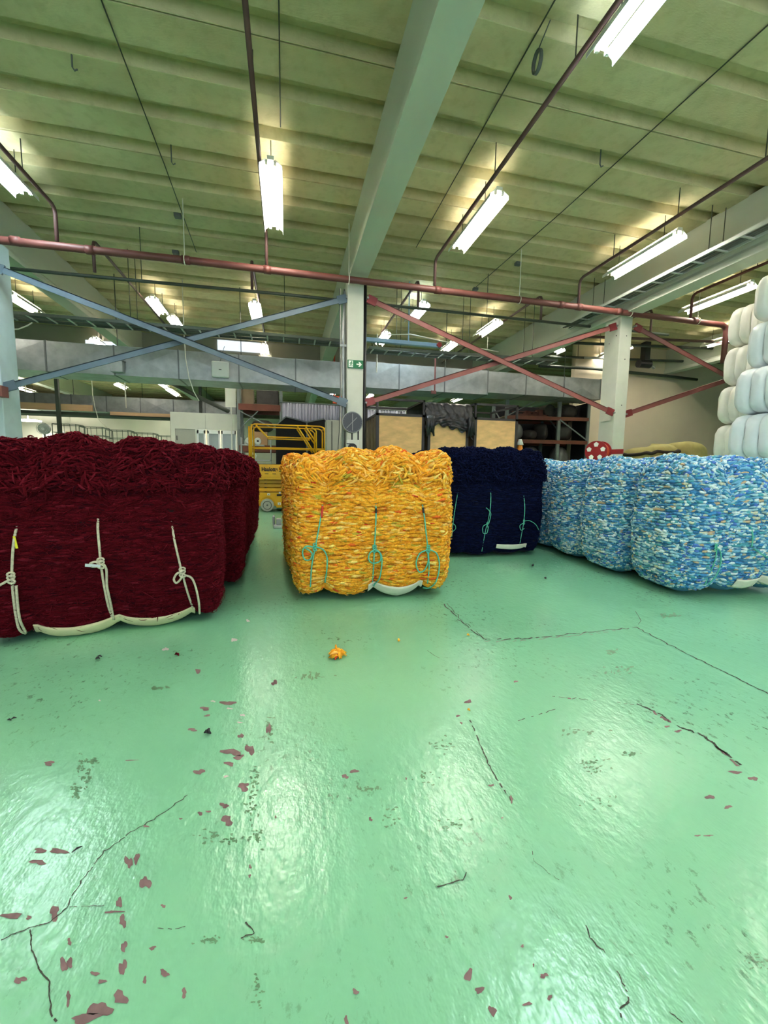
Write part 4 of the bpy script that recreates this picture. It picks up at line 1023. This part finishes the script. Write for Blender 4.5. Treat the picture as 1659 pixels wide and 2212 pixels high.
# pleated grey curtain
t = thing('pleated_curtain', 'pale grey pleated curtain hanging behind the lift and column', 'curtain', (0, 13.0, 0))
V = []; n = 120
for i in range(n+1):
    x = -.12+1.85*i/n; yv = .035*math.sin(i*1.05)+.02*math.sin(i*.37)
    V += [(x, yv, 2.2), (x, yv*.8, 3.04-.02*i/n)]
o = np_mesh('curtain_cloth', V, [(2*i, 2*i+2, 2*i+3, 2*i+1) for i in range(n)], [mat('curtain_cloth', lin(176, 178, 190), .6, var=.12, vscale=9, stretch=(3, 1, .3))], t)
o.modifiers.new('thick', 'SOLIDIFY').thickness = .006
MB().cyl((-.2, 0, 3.05), (4.0, 0, 3.05), .02, 8).cyl((-.15, .03, 0), (-.15, .03, 3.3), .03, 8).cyl((3.9, .03, 0), (3.9, .03, 3.05), .03, 8).build('rail', M['rack_blue'], t)
V = []
for i in range(n+1):
    x = 2.2+1.9*i/n; yv = .035*math.sin(i*1.05)+.02*math.sin(i*.37)
    V += [(x, yv, 2.2), (x, yv*.8, 2.98)]
t = thing('pleated_curtain', 'pale blue-grey pleated curtain seen above the left plywood crate', 'curtain', (-.3, 13.2, 0))
o = np_mesh('curtain_cloth', V, [(2*i, 2*i+2, 2*i+3, 2*i+1) for i in range(n)], [bpy.data.materials['curtain_cloth']], t)
o.modifiers.new('thick', 'SOLIDIFY').thickness = .006
MB().cyl((2.1, 0, 2.99), (4.2, 0, 2.99), .02, 8).cyl((2.1, .03, 0), (2.1, .03, 3.0), .03, 8).build('rail', M['rack_blue'], t)
# red sign-like panel far
tag(MB().bb((1.55, 14.5, 3.32), (2.5, 14.55, 3.58)).bb((1.58, 14.55, 3.32), (1.63, 14.6, ZC)).bb((2.4, 14.55, 3.32), (2.45, 14.6, ZC)).build('red_panel', M['hose_orange']), 'red-orange hanging panel above the grey curtain', 'panel')

# ------------------------------------------------------------------ plywood crates
def crate(x, w, d, h, label, top=2.82, film=False):
    t = thing('plywood_crate', label, 'crate', (x, 10.0, 0), 0, 'steel framed plywood crates')
    f = .07
    MB().bb((f, .01, .1), (w-f, .03, h-.05)).build('front_panel', M['ply'], t)
    for k in range(4): MB().bb((.01, .10+k*d/4, .1), (.03, .10+(k+1)*d/4-.12, h-.05)).build('side_panel', M['ply_dark'], t)
    MB().bb((w-.03, .08, .1), (w-.01, d-.05, h-.05)).build('side_panel', M['ply_dark'], t)
    MB().bb((.03, d-.03, .1), (w-.03, d-.01, h-.05)).build('rear_panel', M['ply_dark'], t)
    fr = MB()
    for xx in (0, w-f): fr.bb((xx, 0, 0), (xx+f, f, h)).bb((xx, d-f, 0), (xx+f, d, h))
    for yy in (0, d-f): fr.bb((0, yy, h-.06), (w, yy+f, h)).bb((0, yy, .05), (w, yy+f, .12))
    for xx in (0, w-f): fr.bb((xx, 0, h-.06), (xx+f, d, h))
    fr.build('frame', M['steel_dark'], t)
    tp = MB(); g = .05
    for (xx, yy) in ((0, 0), (w-g, 0), (0, d-g), (w-g, d-g)): tp.bb((xx, yy, h), (xx+g, yy+g, top))
    for yy in (0, d-g): tp.bb((0, yy, top-.05), (w, yy+g, top))
    for xx in (0, w-g): tp.bb((xx, 0, top-.05), (xx+g, d, top))
    if not film: tp.build('upper_frame', M['steel_dark'], t)
    return t
crate(2.13, 1.24, 1.5, 2.46, 'left plywood crate with open steel frame on top')
tc = crate(3.46, 1.10, 1.5, 2.40, 'middle plywood crate draped with black plastic', film=True)
crate(4.72, 1.24, 1.5, 2.46, 'right plywood crate beside the dark storage rack')
# black plastic over the middle crate
td = thing('plastic_cover', 'black plastic sheet draped over the middle plywood crate', 'cover', (4.01, 10.0, 2.2))
nx, ny = 46, 40; V = []; rg = np.random.default_rng(5)
for i in range(nx+1):
    u = i/nx; x = -.64+1.28*u
    hem = -.05+.13*math.sin(u*5.1+.4)*.5-.22*(abs(2*u-1)**6)+.04*math.sin(u*31)
    path = [(-.09, hem), (-.07, .14), (-.05, .26), (.02, .55), (.06, .585), (.7, .60), (1.5, .58), (1.58, .3), (1.6, .0)]
    cum = [0]
    for a, b in zip(path[:-1], path[1:]): cum.append(cum[-1]+math.dist(a, b))
    for j in range(ny+1):
        s_ = cum[-1]*(j/ny)**1.6
        k = max(q for q in range(len(cum)-1) if cum[q] <= s_+1e-9); f_ = (s_-cum[k])/(cum[k+1]-cum[k])
        yy = path[k][0]+(path[k+1][0]-path[k][0])*f_; zz = path[k][1]+(path[k+1][1]-path[k][1])*f_
        wr = .022*math.sin(zz*46+math.sin(u*9)*2)*(1 if zz < .33 and yy < .2 else .25)+.012*math.sin(u*40+zz*20)
        V.append((x+(.03*math.sin(zz*30) if i in (0, nx) else 0), yy+wr, zz+.01*math.sin(u*23+j)))
Q = [(i*(ny+1)+j, (i+1)*(ny+1)+j, (i+1)*(ny+1)+j+1, i*(ny+1)+j+1) for i in range(nx) for j in range(ny)]
mi = [1 if j > 22 else 0 for i in range(nx) for j in range(ny)]
o = np_mesh('sheet', V, Q, [M['film_black'], M['film_grey']], td, True, mi); o.modifiers.new('thick', 'SOLIDIFY').thickness = .008
for sx in (-1, 1):
    mb = MB()
    for q in range(7):
        a = rg.uniform(0, 6); bx = sx*(.54+rg.uniform(-.07, .09))
        mb.tube([(bx, -.10, .22), (bx+rg.uniform(-.05, .05), -.14, .06), (bx+rg.uniform(-.08, .08), -.12, -.16-rg.uniform(0, .12))], [.05, .06, .02], 7)
    mb.build('gathered_fold', M['film_black'], td, True)

# ------------------------------------------------------------------ dark storage rack with sacks (right rear)
rx0, rx1, ry = 6.85, 9.35, 11.9
t = thing('storage_rack', 'dark storage rack with sacks between right crate and right column', 'rack', (6.75, 12.0, 0), R(-6))
Wd, Dp = 2.75, 1.1
for xx in (0.0, 1.75, Wd):
    for yy in (0, Dp): MB().bb((xx-.05, yy-.04, 0), (xx+.05, yy+.04, 3.30)).build('upright', M['rack_blue'], t)
    MB().bar((xx, 0, 2.4), (xx, Dp, 3.2), .03, .03).build('side_brace', M['rack_blue'], t)
for z in (.9, 1.98, 2.72):
    for yy in (-.03, Dp): MB().bb((0, yy-.025, z), (Wd, yy+.025, z+.11)).build('load_beam', M['orange_beam'], t)
    MB().bb((0, 0, z+.09), (Wd, Dp, z+.12)).build('shelf_deck', M['ply_dark'], t)
MB().bb((0, Dp+.08, 0), (Wd, Dp+.10, 3.3)).build('shade_back', M['fabric_black'], t)  # black sheet added to stand for the shade inside the rack
MB().bb((Wd-.06, 0, 0), (Wd-.03, Dp, 3.3)).build('shade_end', M['fabric_black'], t)  # black sheet for the shade at the rack's end
MB().bar((1.75, -.05, 2.75), (Wd, -.05, 2.1), .02, .04).build('face_brace', M['rack_blue'], t); MB().bar((0, -.05, 2.82), (.9, -.05, 3.3), .02, .03).build('face_brace', M['rack_blue'], t)
def sack(x, y, z, rx, ry_, rz_, seed, m, label, grp):
    mb = MB(); nu, nv = 20, 12; V = []
    for j in range(nv+1):
        b = -PI/2+PI*j/nv
        for i in range(nu):
            a = 2*PI*i/nu; k = 1+.07*math.sin(3*a+seed)+.06*math.sin(5*a-2*b+seed*2)
            cb, sb = math.cos(b), math.sin(b)
            V.append((rx*k*abs(cb)**.7*math.cos(a), ry_*k*abs(cb)**.7*math.sin(a), rz_+rz_*(abs(sb)**.8*(1 if sb > 0 else -1))))
    mb.raw(V, [(j*nu+i, j*nu+(i+1) % nu, (j+1)*nu+(i+1) % nu, (j+1)*nu+i) for j in range(nv) for i in range(nu)])
    o = mb.build('sack', m, None, True); o.location = (x, y, z); return tag(o, label, 'sack', grp)
gs = 'sacks on the dark storage rack'
ca, sa = math.cos(R(-6)), math.sin(R(-6))
def rk(x, y): return 6.75+x*ca-y*sa, 12.0+x*sa+y*ca
for (x, y, z, a, b, c_, m, lab) in ((.42, .45, 2.105, .30, .35, .27, M['bag_grey'], 'grey sack on the middle rack shelf, leftmost'), (.95, .45, 2.105, .22, .35, .17, M['bag_dark'], 'dark sack on the middle rack shelf, second from left'),
        (1.38, .5, 2.105, .19, .35, .28, M['bag_dark'], 'dark sack on the middle rack shelf, third from left'), (2.15, .5, 2.105, .28, .35, .28, M['bag_dark'], 'dark sack on the middle rack shelf, right of the post'),
        (.45, .45, 1.025, .28, .35, .42, M['bag_dark'], 'dark sack on the lowest rack shelf, leftmost'), (1.05, .45, 1.025, .27, .35, .44, M['bag_grey'], 'shiny grey sack on the lowest rack shelf, in the middle'), (2.05, .45, 1.025, .25, .35, .44, M['bag_grey'], 'shiny grey sack on the lowest rack shelf, right of the post')):
    px_, py_ = rk(x, y); sack(px_, py_, z, a, b, c_, x*7+z, m, lab, gs)
t = thing('machine_part', 'rusty machine part lying on top of the storage rack', 'machine part', rk(1.2, .4)+(2.84,))
MB().bb((-.75, -.2, 0), (.3, .2, .08)).bb((-.45, -.1, .08), (-.3, .1, .2)).bb((-.2, -.12, .08), (-.05, .12, .16)).bb((.0, -.12, .08), (.15, .12, .25)).cyl((-.9, 0, .16), (.1, 0, .18), .02, 8).build('bed', mat('rusty_iron', lin(96, 58, 44), .8, var=.25, vscale=8), t)
MB().cyl((.35, -.2, .22), (.35, .2, .22), .2, 16).build('roll', M['bag_dark'], t)
x_, y_ = rk(2.25, .4); sack(x_, y_, 2.84, .3, .3, .22, 3.3, M['bag_dark'], 'dark bundle on top of the storage rack, near the falling brace', gs)
t = thing('traffic_cone', 'orange cone with white top between the right crate and the rack', 'cone', (6.17, 10.2, 1.30))
n = 24
MB().tube([(0, 0, .03), (0, 0, .52)], [.15, .055], n).build('cone_body', M['cone'], t, True); MB().tube([(0, 0, .5), (0, 0, .66)], [.10, .04], n).build('white_top', M['white'], t, True)
MB().bb((-.19, -.19, 0), (.19, .19, .03)).build('base', M['cone'], t)
tag(MB().bb((6.0, 9.95, 0), (6.5, 10.6, 1.30)).build('storage_bin', M['steel_dark'], None, bevel=.02), 'dark bin under the orange cone, hidden behind the bales', 'bin')

# olive big bags right of the column
def bigbag(x, y, w, d, h, m, label, seed, hem=None):
    t = thing('bulk_bag', label, 'bag', (x, y, 0), R(seed*3), 'bulk bags by the tan wall')
    nu, nv = 48, 22; V = []
    for j in range(nv+1):
        v_ = j/nv
        for i in range(nu):
            a = 2*PI*i/nu; c, s_ = math.cos(a), math.sin(a); e = .45
            k = 1+.05*math.sin(v_*7+seed)+.03*math.sin(3*a+seed+v_*5)+.015*math.sin(9*a-v_*11)
            z = h*v_*(1+.035*math.sin(a+seed)*v_)
            if v_ > .80: q_ = (v_-.80)/.20; k *= max(.06, math.sqrt(max(0, 1-q_*q_)))
            if v_ > .80: z = h*(.80+.12*math.sin(q_*PI/2))*(1+.03*math.sin(a+seed))
            V.append((w/2*abs(c)**e*(1 if c > 0 else -1)*k, d/2*abs(s_)**e*(1 if s_ > 0 else -1)*k, z))
    mb = MB(); mb.raw(V, [(j*nu+i, j*nu+(i+1) % nu, (j+1)*nu+(i+1) % nu, (j+1)*nu+i) for j in range(nv) for i in range(nu)]+[tuple(range(nu*nv, nu*nv+nu))])
    mb.build('bag_body', m, t, True)
    if hem:
        P = [V[(nv-4)*nu+i] for i in range(nu)]
        MB().tube([(p[0]*1.02, p[1]*1.02, p[2]+.02*math.sin(i)) for i, p in enumerate(P)], .045, 6, closed=True).build('dark_hem', hem, t, True)
    return t
bigbag(9.95, 9.7, 1.1, 1.0, 2.02, M['olive'], 'olive bulk bag with dark rolled hem near the tan wall', 2, M['hem'])
bigbag(11.15, 9.75, .95, 1.0, 2.12, M['olive'], 'taller olive bulk bag, right one near the white bales', 4)
bigbag(9.5, 8.55, .95, .8, 1.68, M['cream'], 'cream cloth bag in front of the olive bulk bags, left one', 1)
bigbag(10.52, 8.6, .8, .8, 1.60, M['cream'], 'cream cloth bag in front of the olive bulk bags, right one', 3)
o = MB().tube([(8.0, 12.3, 4.50), (10, 12.3, 4.55), (13, 12.3, 4.50), (14.4, 12.3, 4.46)], .05, 8).build('wall_conduit', M['pipe_green'], None, True); tag(o, 'thick dark pipe running along the tan wall', 'pipe')
o = MB().tube([(9.6, 12.2, 4.85), (12, 12.2, 4.95), (14, 12.2, 5.05)], .035, 8).build('wall_conduit', M['tray_pale'], None, True); tag(o, 'pale conduit on the tan wall above the thick dark pipe', 'pipe')
for k, (yy, z, lab) in enumerate(((9.6, 5.0, 'dark roof pipe right of the column, nearest'), (10.4, 5.05, 'dark roof pipe right of the column, middle'), (11.4, 4.9, 'dark roof pipe right of the column, farthest'))):
    o = MB().tube([(8.2, yy+1.2, z), (16, yy, z)], .04, 8).build('roof_pipe', M['pipe_green' if k else 'pipe_brown'], None, True); tag(o, lab, 'pipe', 'dark roof pipes at the right')
    hb = MB().cyl((9.5, yy+1.0, z), (9.5, yy+1.0, zc(yy+1.0)), .008, 6).build('hanger', M['wire'], o)
t = thing('roof_motor', 'dark motor unit under the ceiling above the tan wall', 'motor', (11.7, 11.9, 4.72))
MB().cyl((-.25, 0, 0), (.2, 0, 0), .13, 14).bb((-.1, -.1, .1), (.1, .1, .7)).build('motor_body', M['black'], t); MB().cyl((.2, 0, 0), (.4, 0, -.1), .05, 10).build('shaft', M['rim'], t)
o = MB().bb((8.3, 4.4, 4.36), (11.5, 4.46, 4.44)).bb((8.3, 4.4, 4.36), (8.36, 4.46, 5.46)).bb((11.4, 4.4, 4.36), (11.46, 4.46, 5.46)).build('hanging_rail', M['pipe_green']); tag(o, 'dark green hanging rail above the white bales', 'rail')

# ------------------------------------------------------------------ left background
t = thing('office_booth', 'white site office booth with bright framed windows', 'booth', (-3.72, 15.0, 0))
W = 2.12; D = 2.4; Hh = 2.82
MB().bb((0, 0, 0), (W, .06, 1.0)).bb((0, 0, 2.33), (W, .06, Hh)).bb((0, 0, 1.0), (.12, .06, 2.33)).bb((.75, 0, 1.0), (.80, .06, 2.33)).bb((W-.06, 0, 1.0), (W, .06, 2.33)).build('front_wall', M['booth'], t)
MB().bb((W-.06, .06, 0), (W, D, 1.0)).bb((W-.06, .06, 2.33), (W, D, Hh)).build('side_wall', M['booth'], t)
MB().bb((0, 0, Hh), (W, D, Hh+.05)).build('roof', M['booth'], t); MB().bb((0, D-.05, 0), (W, D, Hh)).bb((0, .06, 0), (.06, D, Hh)).build('rear_wall', M['wall_dark'], t)
MB().bb((.12, .02, .05), (.75, .05, 2.33)).build('door', M['cabinet'], t); MB().bb((.17, -.01, 1.95), (.19, .02, 2.1)).build('door_handle', M['black'], t)
MB().bb((1.07, -.006, 2.33), (1.08, -.001, Hh)).build('panel_seam', M['cabinet'], t)
for (xa, xb) in ((.80, 1.06), (1.12, 1.52), (1.56, 2.04)):
    wf = MB()
    for a, b in (((xa, -.01, 1.0), (xa+.05, .05, 2.30)), ((xb-.05, -.01, 1.0), (xb, .05, 2.30)), ((xa, -.01, 2.20), (xb, .05, 2.32)), ((xa, -.01, .95), (xb, .05, 1.02))): wf.bb(a, b)
    wo = wf.build('window', M['frame_white'], t); MB().bb((xa+.05, .02, 1.02), (xb-.05, .03, 2.2)).build('pane', M['glass'], wo)
for k in range(3):
    ya = .12+k*.72; wf = MB()
    for a, b in (((W-.05, ya, 1.0), (W+.01, ya+.06, 2.30)), ((W-.05, ya+.62, 1.0), (W+.01, ya+.68, 2.30)), ((W-.05, ya, 2.2), (W+.01, ya+.68, 2.32))): wf.bb(a, b)
    wo = wf.build('window', M['frame_white'], t); MB().bb((W-.03, ya+.06, 1.02), (W-.02, ya+.62, 2.2)).build('pane', M['glass'], wo)
ol = MB().bb((.6, .8, 2.72), (1.7, 1.2, 2.78)).build('ceiling_light', M['lit_panel'], t)
# pallet rack behind the lift
t = thing('pallet_rack', 'tall pallet rack with orange beams right of the office booth', 'rack', (-1.50, 14.2, 0))
for xx in (0.0, 1.32):
    for yy in (0, 1.0): MB().bb((xx-.045, yy-.04, 0), (xx+.045, yy+.04, 3.75)).build('upright', M['rack_blue'], t)
for z in (1.6, 2.92):
    for yy in (-.02, 1.0): MB().bb((0, yy-.025, z), (1.32, yy+.025, z+.2)).build('load_beam', M['orange_beam'], t)
    MB().bb((0, 0, z+.18), (1.32, 1.0, z+.22)).build('shelf_deck', M['ply_dark'], t)
MB().bar((0, -.05, 2.9), (1.3, -.05, 2.25), .02, .03).build('face_brace', M['rack_blue'], t); MB().bar((0, -.05, 2.3), (.6, -.05, 2.9), .02, .03).build('face_brace', M['rack_blue'], t)
gx = 'boxes on the pallet rack'
tag(MB().bb((-1.42, 14.3, 3.14), (-1.05, 14.8, 3.62)).build('storage_box', M['ply_dark'], None, bevel=.01), 'brown box at left on the top level of the pallet rack', 'box', gx)
tag(MB().bb((-.95, 14.3, 3.14), (-.25, 14.9, 3.60)).build('storage_box', M['bag_dark'], None, bevel=.02), 'dark covered box on the top level of the pallet rack', 'box', gx)
tag(MB().bb((-1.05, 14.2, 1.82), (-.62, 14.6, 2.25)).build('storage_box', M['card'], None, bevel=.01), 'cardboard box inside the rack, seen through the lift rails', 'box', gx)
tag(MB().bb((-1.95, 14.6, 3.05), (-1.62, 14.62, 3.68)).bb((-1.80, 14.62, 0), (-1.76, 14.66, 3.68)).build('posted_panel', M['booth']), 'pale panel on a post left of the pallet rack', 'panel')
sack(-.78, 14.5, 2.25, .35, .3, .2, 4, M['bag_dark'], 'dark bundle in the pallet rack behind the lift rails', gx)
def spool(x, y, z, lab):
    t = thing('yarn_spool', lab, 'spool', (x, y, z), R(10), 'white yarn spools behind the lift')
    MB().cyl((0, -.1, .1), (0, .1, .1), .10, 20).build('yarn', M['white'], t, bevel=.02); MB().cyl((0, -.105, .1), (0, .105, .1), .03, 12).build('core_tube', M['black'], t)
tS = thing('spool_trolley', 'small steel trolley holding spools behind the lift', 'trolley', (-.95, 12.6, 0))
MB().bb((-.35, 0, 1.28), (.5, .3, 1.32)).bb((-.35, 0, 1.02), (.5, .3, 1.06)).bb((-.35, 0, 1.72), (.3, .3, 1.75)).build('shelf', M['tray_pale'], tS)
for xx in (-.35, .47): MB().bb((xx, 0, 0), (xx+.03, .3, 1.95)).build('post', M['tray_pale'], tS)
spool(-.98, 12.75, 1.325, 'white yarn spool on the trolley, upper left behind the lift'); spool(-.98, 12.75, 1.065, 'white yarn spool on the trolley, lower shelf')
spool(-1.08, 12.75, 1.755, 'white yarn spool on the trolley top, left one'); spool(-.84, 12.75, 1.755, 'white yarn spool on the trolley top, right one')
# mezzanine edge with timber board, posts
t = thing('mezzanine', 'dark platform with a long timber edge board at far left', 'platform', (-12.5, 17.0, 2.86))
MB().bb((0, .05, 0), (8.3, .9, .10)).build('deck', M['mezz'], t)
MB().bb((2.4, 0, .14), (5.75, .05, .36)).build('edge_board', M['plank'], t); MB().bb((6.3, 0, .04), (8.3, .05, .16)).build('edge_board', M['plank'], t)
for xx in (2.0, 8.2): MB().bb((xx, .3, -2.86), (xx+.1, .4, 0)).build('leg', M['pipe_green'], t)
for x, y, z1, lab in ((-7.35, 16.0, ZC, 'dark green post in front of the timber edge board'), (-3.26, 17.6, ZC, 'thin post rising from behind the office booth'),):
    tag(MB().bb((x-.05, y-.05, 0), (x+.05, y+.05, z1)).build('steel_post', M['pipe_green']), lab, 'post', 'thin steel posts')
tag(MB().cyl((-5.2, 15.6, 3.0), (-5.2, 15.6, ZC), .02, 8).build('hanger_rod', M['cable_white']), 'white hanger rod in front of the second duct', 'rod')
o = MB().tube([(-5.6, 20, 4.9), (-4.2, 17.5, 4.2), (-2.6, 15.4, 3.3), (-1.9, 14.9, 2.95)], .07, 8).build('conveyor_chute', M['pipe_green'], None, True); tag(o, 'dark sloping pipe descending behind the office booth', 'pipe')
# wire trolleys in a row
gt = 'green wire trolleys left of the booth'
for k in range(5):
    u = 140+k*46; p = at_y(u, 917+k*6, 16.6); p[0] = -7.75+k*.80
    t = thing('wire_trolley', ['green wire trolley nearest the floor fan', 'green wire trolley, second in the row from the fan', 'green wire trolley in the middle of the row', 'green wire trolley, fourth in the row from the fan', 'green wire trolley closest to the office booth'][k], 'trolley', (p[0], 16.4, 0), 0, gt)
    w2, d2, hh = .70, .6, p[2]
    f_ = MB()
    for (xx, yy) in ((0, 0), (w2, 0), (0, d2), (w2, d2)): f_.cyl((xx, yy, .1), (xx, yy, hh), .014, 6)
    for z in (hh, hh-.28, .5):
        for a, b in (((0, 0, z), (w2, 0, z)), ((0, d2, z), (w2, d2, z)), ((0, 0, z), (0, d2, z)), ((w2, 0, z), (w2, d2, z))): f_.bar(a, b, .02, .02)
    f_.build('frame', M['rail_green'], t)
    g_ = MB()
    for q in range(1, 4): g_.cyl((w2*q/4, 0, .5), (w2*q/4, 0, hh), .008, 5)
    g_.build('wire_grid', M['rail_green'], t)
    MB().cyl((.1, .1, 0), (.1, .16, .0), .05, 8).tube([(.1, .1, .05), (.1, .14, .05)], .05, 10).tube([(w2-.1, .1, .05), (w2-.1, .14, .05)], .05, 10).build('caster', M['black'], t)
# floor fan
t = thing('pedestal_fan', 'round grey pedestal fan by the lit doorway', 'fan', (-7.62, 15.6, 0))
f_ = MB()
for rr_ in (.06, .10, .14, .18): f_.tube([(rr_*math.cos(a), -.04, 2.24+rr_*math.sin(a)) for a in [2*PI*i/24 for i in range(24)]], .008, 5, closed=True)
f_.build('guard', M['tray_pale'], t)
MB().cyl((0, .02, 2.24), (0, .10, 2.24), .17, 20).build('fan_housing', M['sticker'], t); MB().cyl((0, .05, 0), (0, .05, 2.1), .025, 8).cyl((0, .05, 0), (0, .05, .04), .22, 16).build('stand', M['rim'], t)
# lit room at far left
struct(MB().bb((-13.0, 22.0, 0), (-9.7, 22.1, 3.3)).build('wall_lit_room', M['wall_white']))
t = thing('wall_lamp', 'bright lamp inside the lit room at far left', 'lamp', (-10.6, 20.6, 2.90))
MB().bb((-.35, -.3, 0), (.35, .3, .05)).build('diffuser', M['lit_panel'], t); MB().cyl((0, 0, .05), (0, 0, ZC-2.88), .02, 8).build('stem', M['lamp_body'], t)
struct(MB().bb((-10.05, 21.9, 0), (-9.85, 21.98, 2.6)).build('door_1', M['frame_white']))
tag(MB().bb((-9.83, 21.88, 0), (-9.68, 21.98, 2.6)).build('brown_locker', M['card']), 'brown upright board in the lit room at far left', 'board')
tag(MB().bb((-10.75, 21.9, 1.9), (-10.3, 21.96, 2.5)).build('wall_poster', M['white']), 'white sheet pinned on the wall of the lit room', 'poster')
struct(MB().bb((-8.15, 26.93, 1.9), (-7.6, 26.99, 2.55)).build('window_4', M['daylight']))
tag(MB().bb((-4.45, 7.82, 2.15), (-4.35, 7.99, 2.32)).build('switch_box', M['brace_red']), 'small dark red switch box on the pale blue column', 'switch')

# ------------------------------------------------------------------ scraps on the floor
def scrap(u, v, n, L, r_, m, label, seed, name='yarn_scrap'):
    p = at_z(u, v); rg = np.random.default_rng(seed); mb = MB()
    for i in range(n):
        a = rg.uniform(0, 6.28); c = np.array([p[0]+rg.normal(0, L*.5), p[1]+rg.normal(0, L*.35), r_+abs(rg.normal(0, L*.22))])
        d = np.array([math.cos(a), math.sin(a), rg.normal(0, .35)])*L*.6
        P = [c-d, c+np.array([0, 0, r_]), c+d]; P = [(q[0], q[1], max(q[2], r_*.7)) for q in P]
        mb.tube(P, [r_*.4, r_, r_*.35], 6)
    return tag(mb.build(name, m, None, True), label, 'scrap', 'scraps lying on the floor')
scrap(730, 1418, 26, .05, .010, M['yarn_yellow'], 'tuft of golden yarn alone on the green floor', 1, 'yarn_tuft')
scrap(862, 1387, 3, .015, .007, M['yarn_yellow'], 'small golden yarn scrap below the golden bale', 2)
scrap(1015, 1374, 2, .012, .006, M['yarn_yellow'], 'tiny golden yarn scrap beside the floor joint', 3)
scrap(1014, 1538, 2, .01, .005, M['yarn_yellow'], 'tiny golden yarn scrap among the paint chips, farthest forward', 4)
scrap(386, 1416, 4, .018, .006, M['yarn_red'], 'small dark red yarn scrap in front of the burgundy bale', 5)
scrap(448, 1586, 3, .010, .008, M['black_bit'], 'small black crumb between paint chips, left of centre', 6, 'black_crumb')
scrap(1178, 1252, 3, .014, .009, M['black_bit'], 'small black crumb before the navy and blue bales, right one', 7, 'black_crumb')
scrap(1152, 1224, 3, .018, .009, M['black_bit'], 'small black crumb closest to the navy bale', 8, 'black_crumb')
scrap(210, 1424, 3, .02, .005, M['black_bit'], 'dark fibre smear in front of the burgundy bale', 9, 'black_crumb')
scrap(25, 1556, 2, .015, .004, M['black_bit'], 'short black stick on the floor at the left edge', 10, 'black_crumb')
scrap(150, 1847, 1, .022, .003, M['black_bit'], 'short black stick on the floor beside reddish chips', 11, 'black_crumb')
tg = thing('metal_pallet_part', 'grey metal piece on the floor left of the rear golden bale', 'metal part', tuple(at_z(603, 1140)))
MB().bb((-.10, -.12, 0), (.05, .2, .05)).bb((-.05, .0, .05), (.04, .18, .16)).bb((-.12, .1, .02), (-.08, .3, .2)).build('piece', M['galv'], tg, bevel=.01)

# ------------------------------------------------------------------ world, camera, render look
w = bpy.data.worlds.new('World'); bpy.context.scene.world = w; w.use_nodes = True
w.node_tree.nodes['Background'].inputs['Color'].default_value = (.8, .9, 1, 1); w.node_tree.nodes['Background'].inputs['Strength'].default_value = .50
cam = bpy.data.cameras.new('camera'); co = bpy.data.objects.new('camera', cam); C.objects.link(co)
cam.sensor_fit = 'VERTICAL'; cam.sensor_height = 24; cam.lens = 24*F_PX/2212; cam.clip_start = .05
r_, d_, f_ = CAM
co.matrix_world = Matrix(((r_[0], -d_[0], -f_[0], 0), (r_[1], -d_[1], -f_[1], 0), (r_[2], -d_[2], -f_[2], EYE), (0, 0, 0, 1)))
sc = bpy.context.scene; sc.camera = co
sc.view_settings.view_transform = 'Standard'; sc.view_settings.look = 'None'; sc.view_settings.gamma = 1.0; sc.view_settings.use_curve_mapping = False
sc.view_settings.exposure = 2.3
try:
    sc.cycles.use_denoising = True; sc.cycles.use_adaptive_sampling = True; sc.cycles.adaptive_threshold = 0.03; sc.cycles.max_bounces = 7; sc.cycles.diffuse_bounces = 5; sc.cycles.glossy_bounces = 3
    sc.cycles.sample_clamp_indirect = 8; sc.cycles.use_light_tree = True; sc.cycles.caustics_reflective = False; sc.cycles.caustics_refractive = False
except Exception: pass
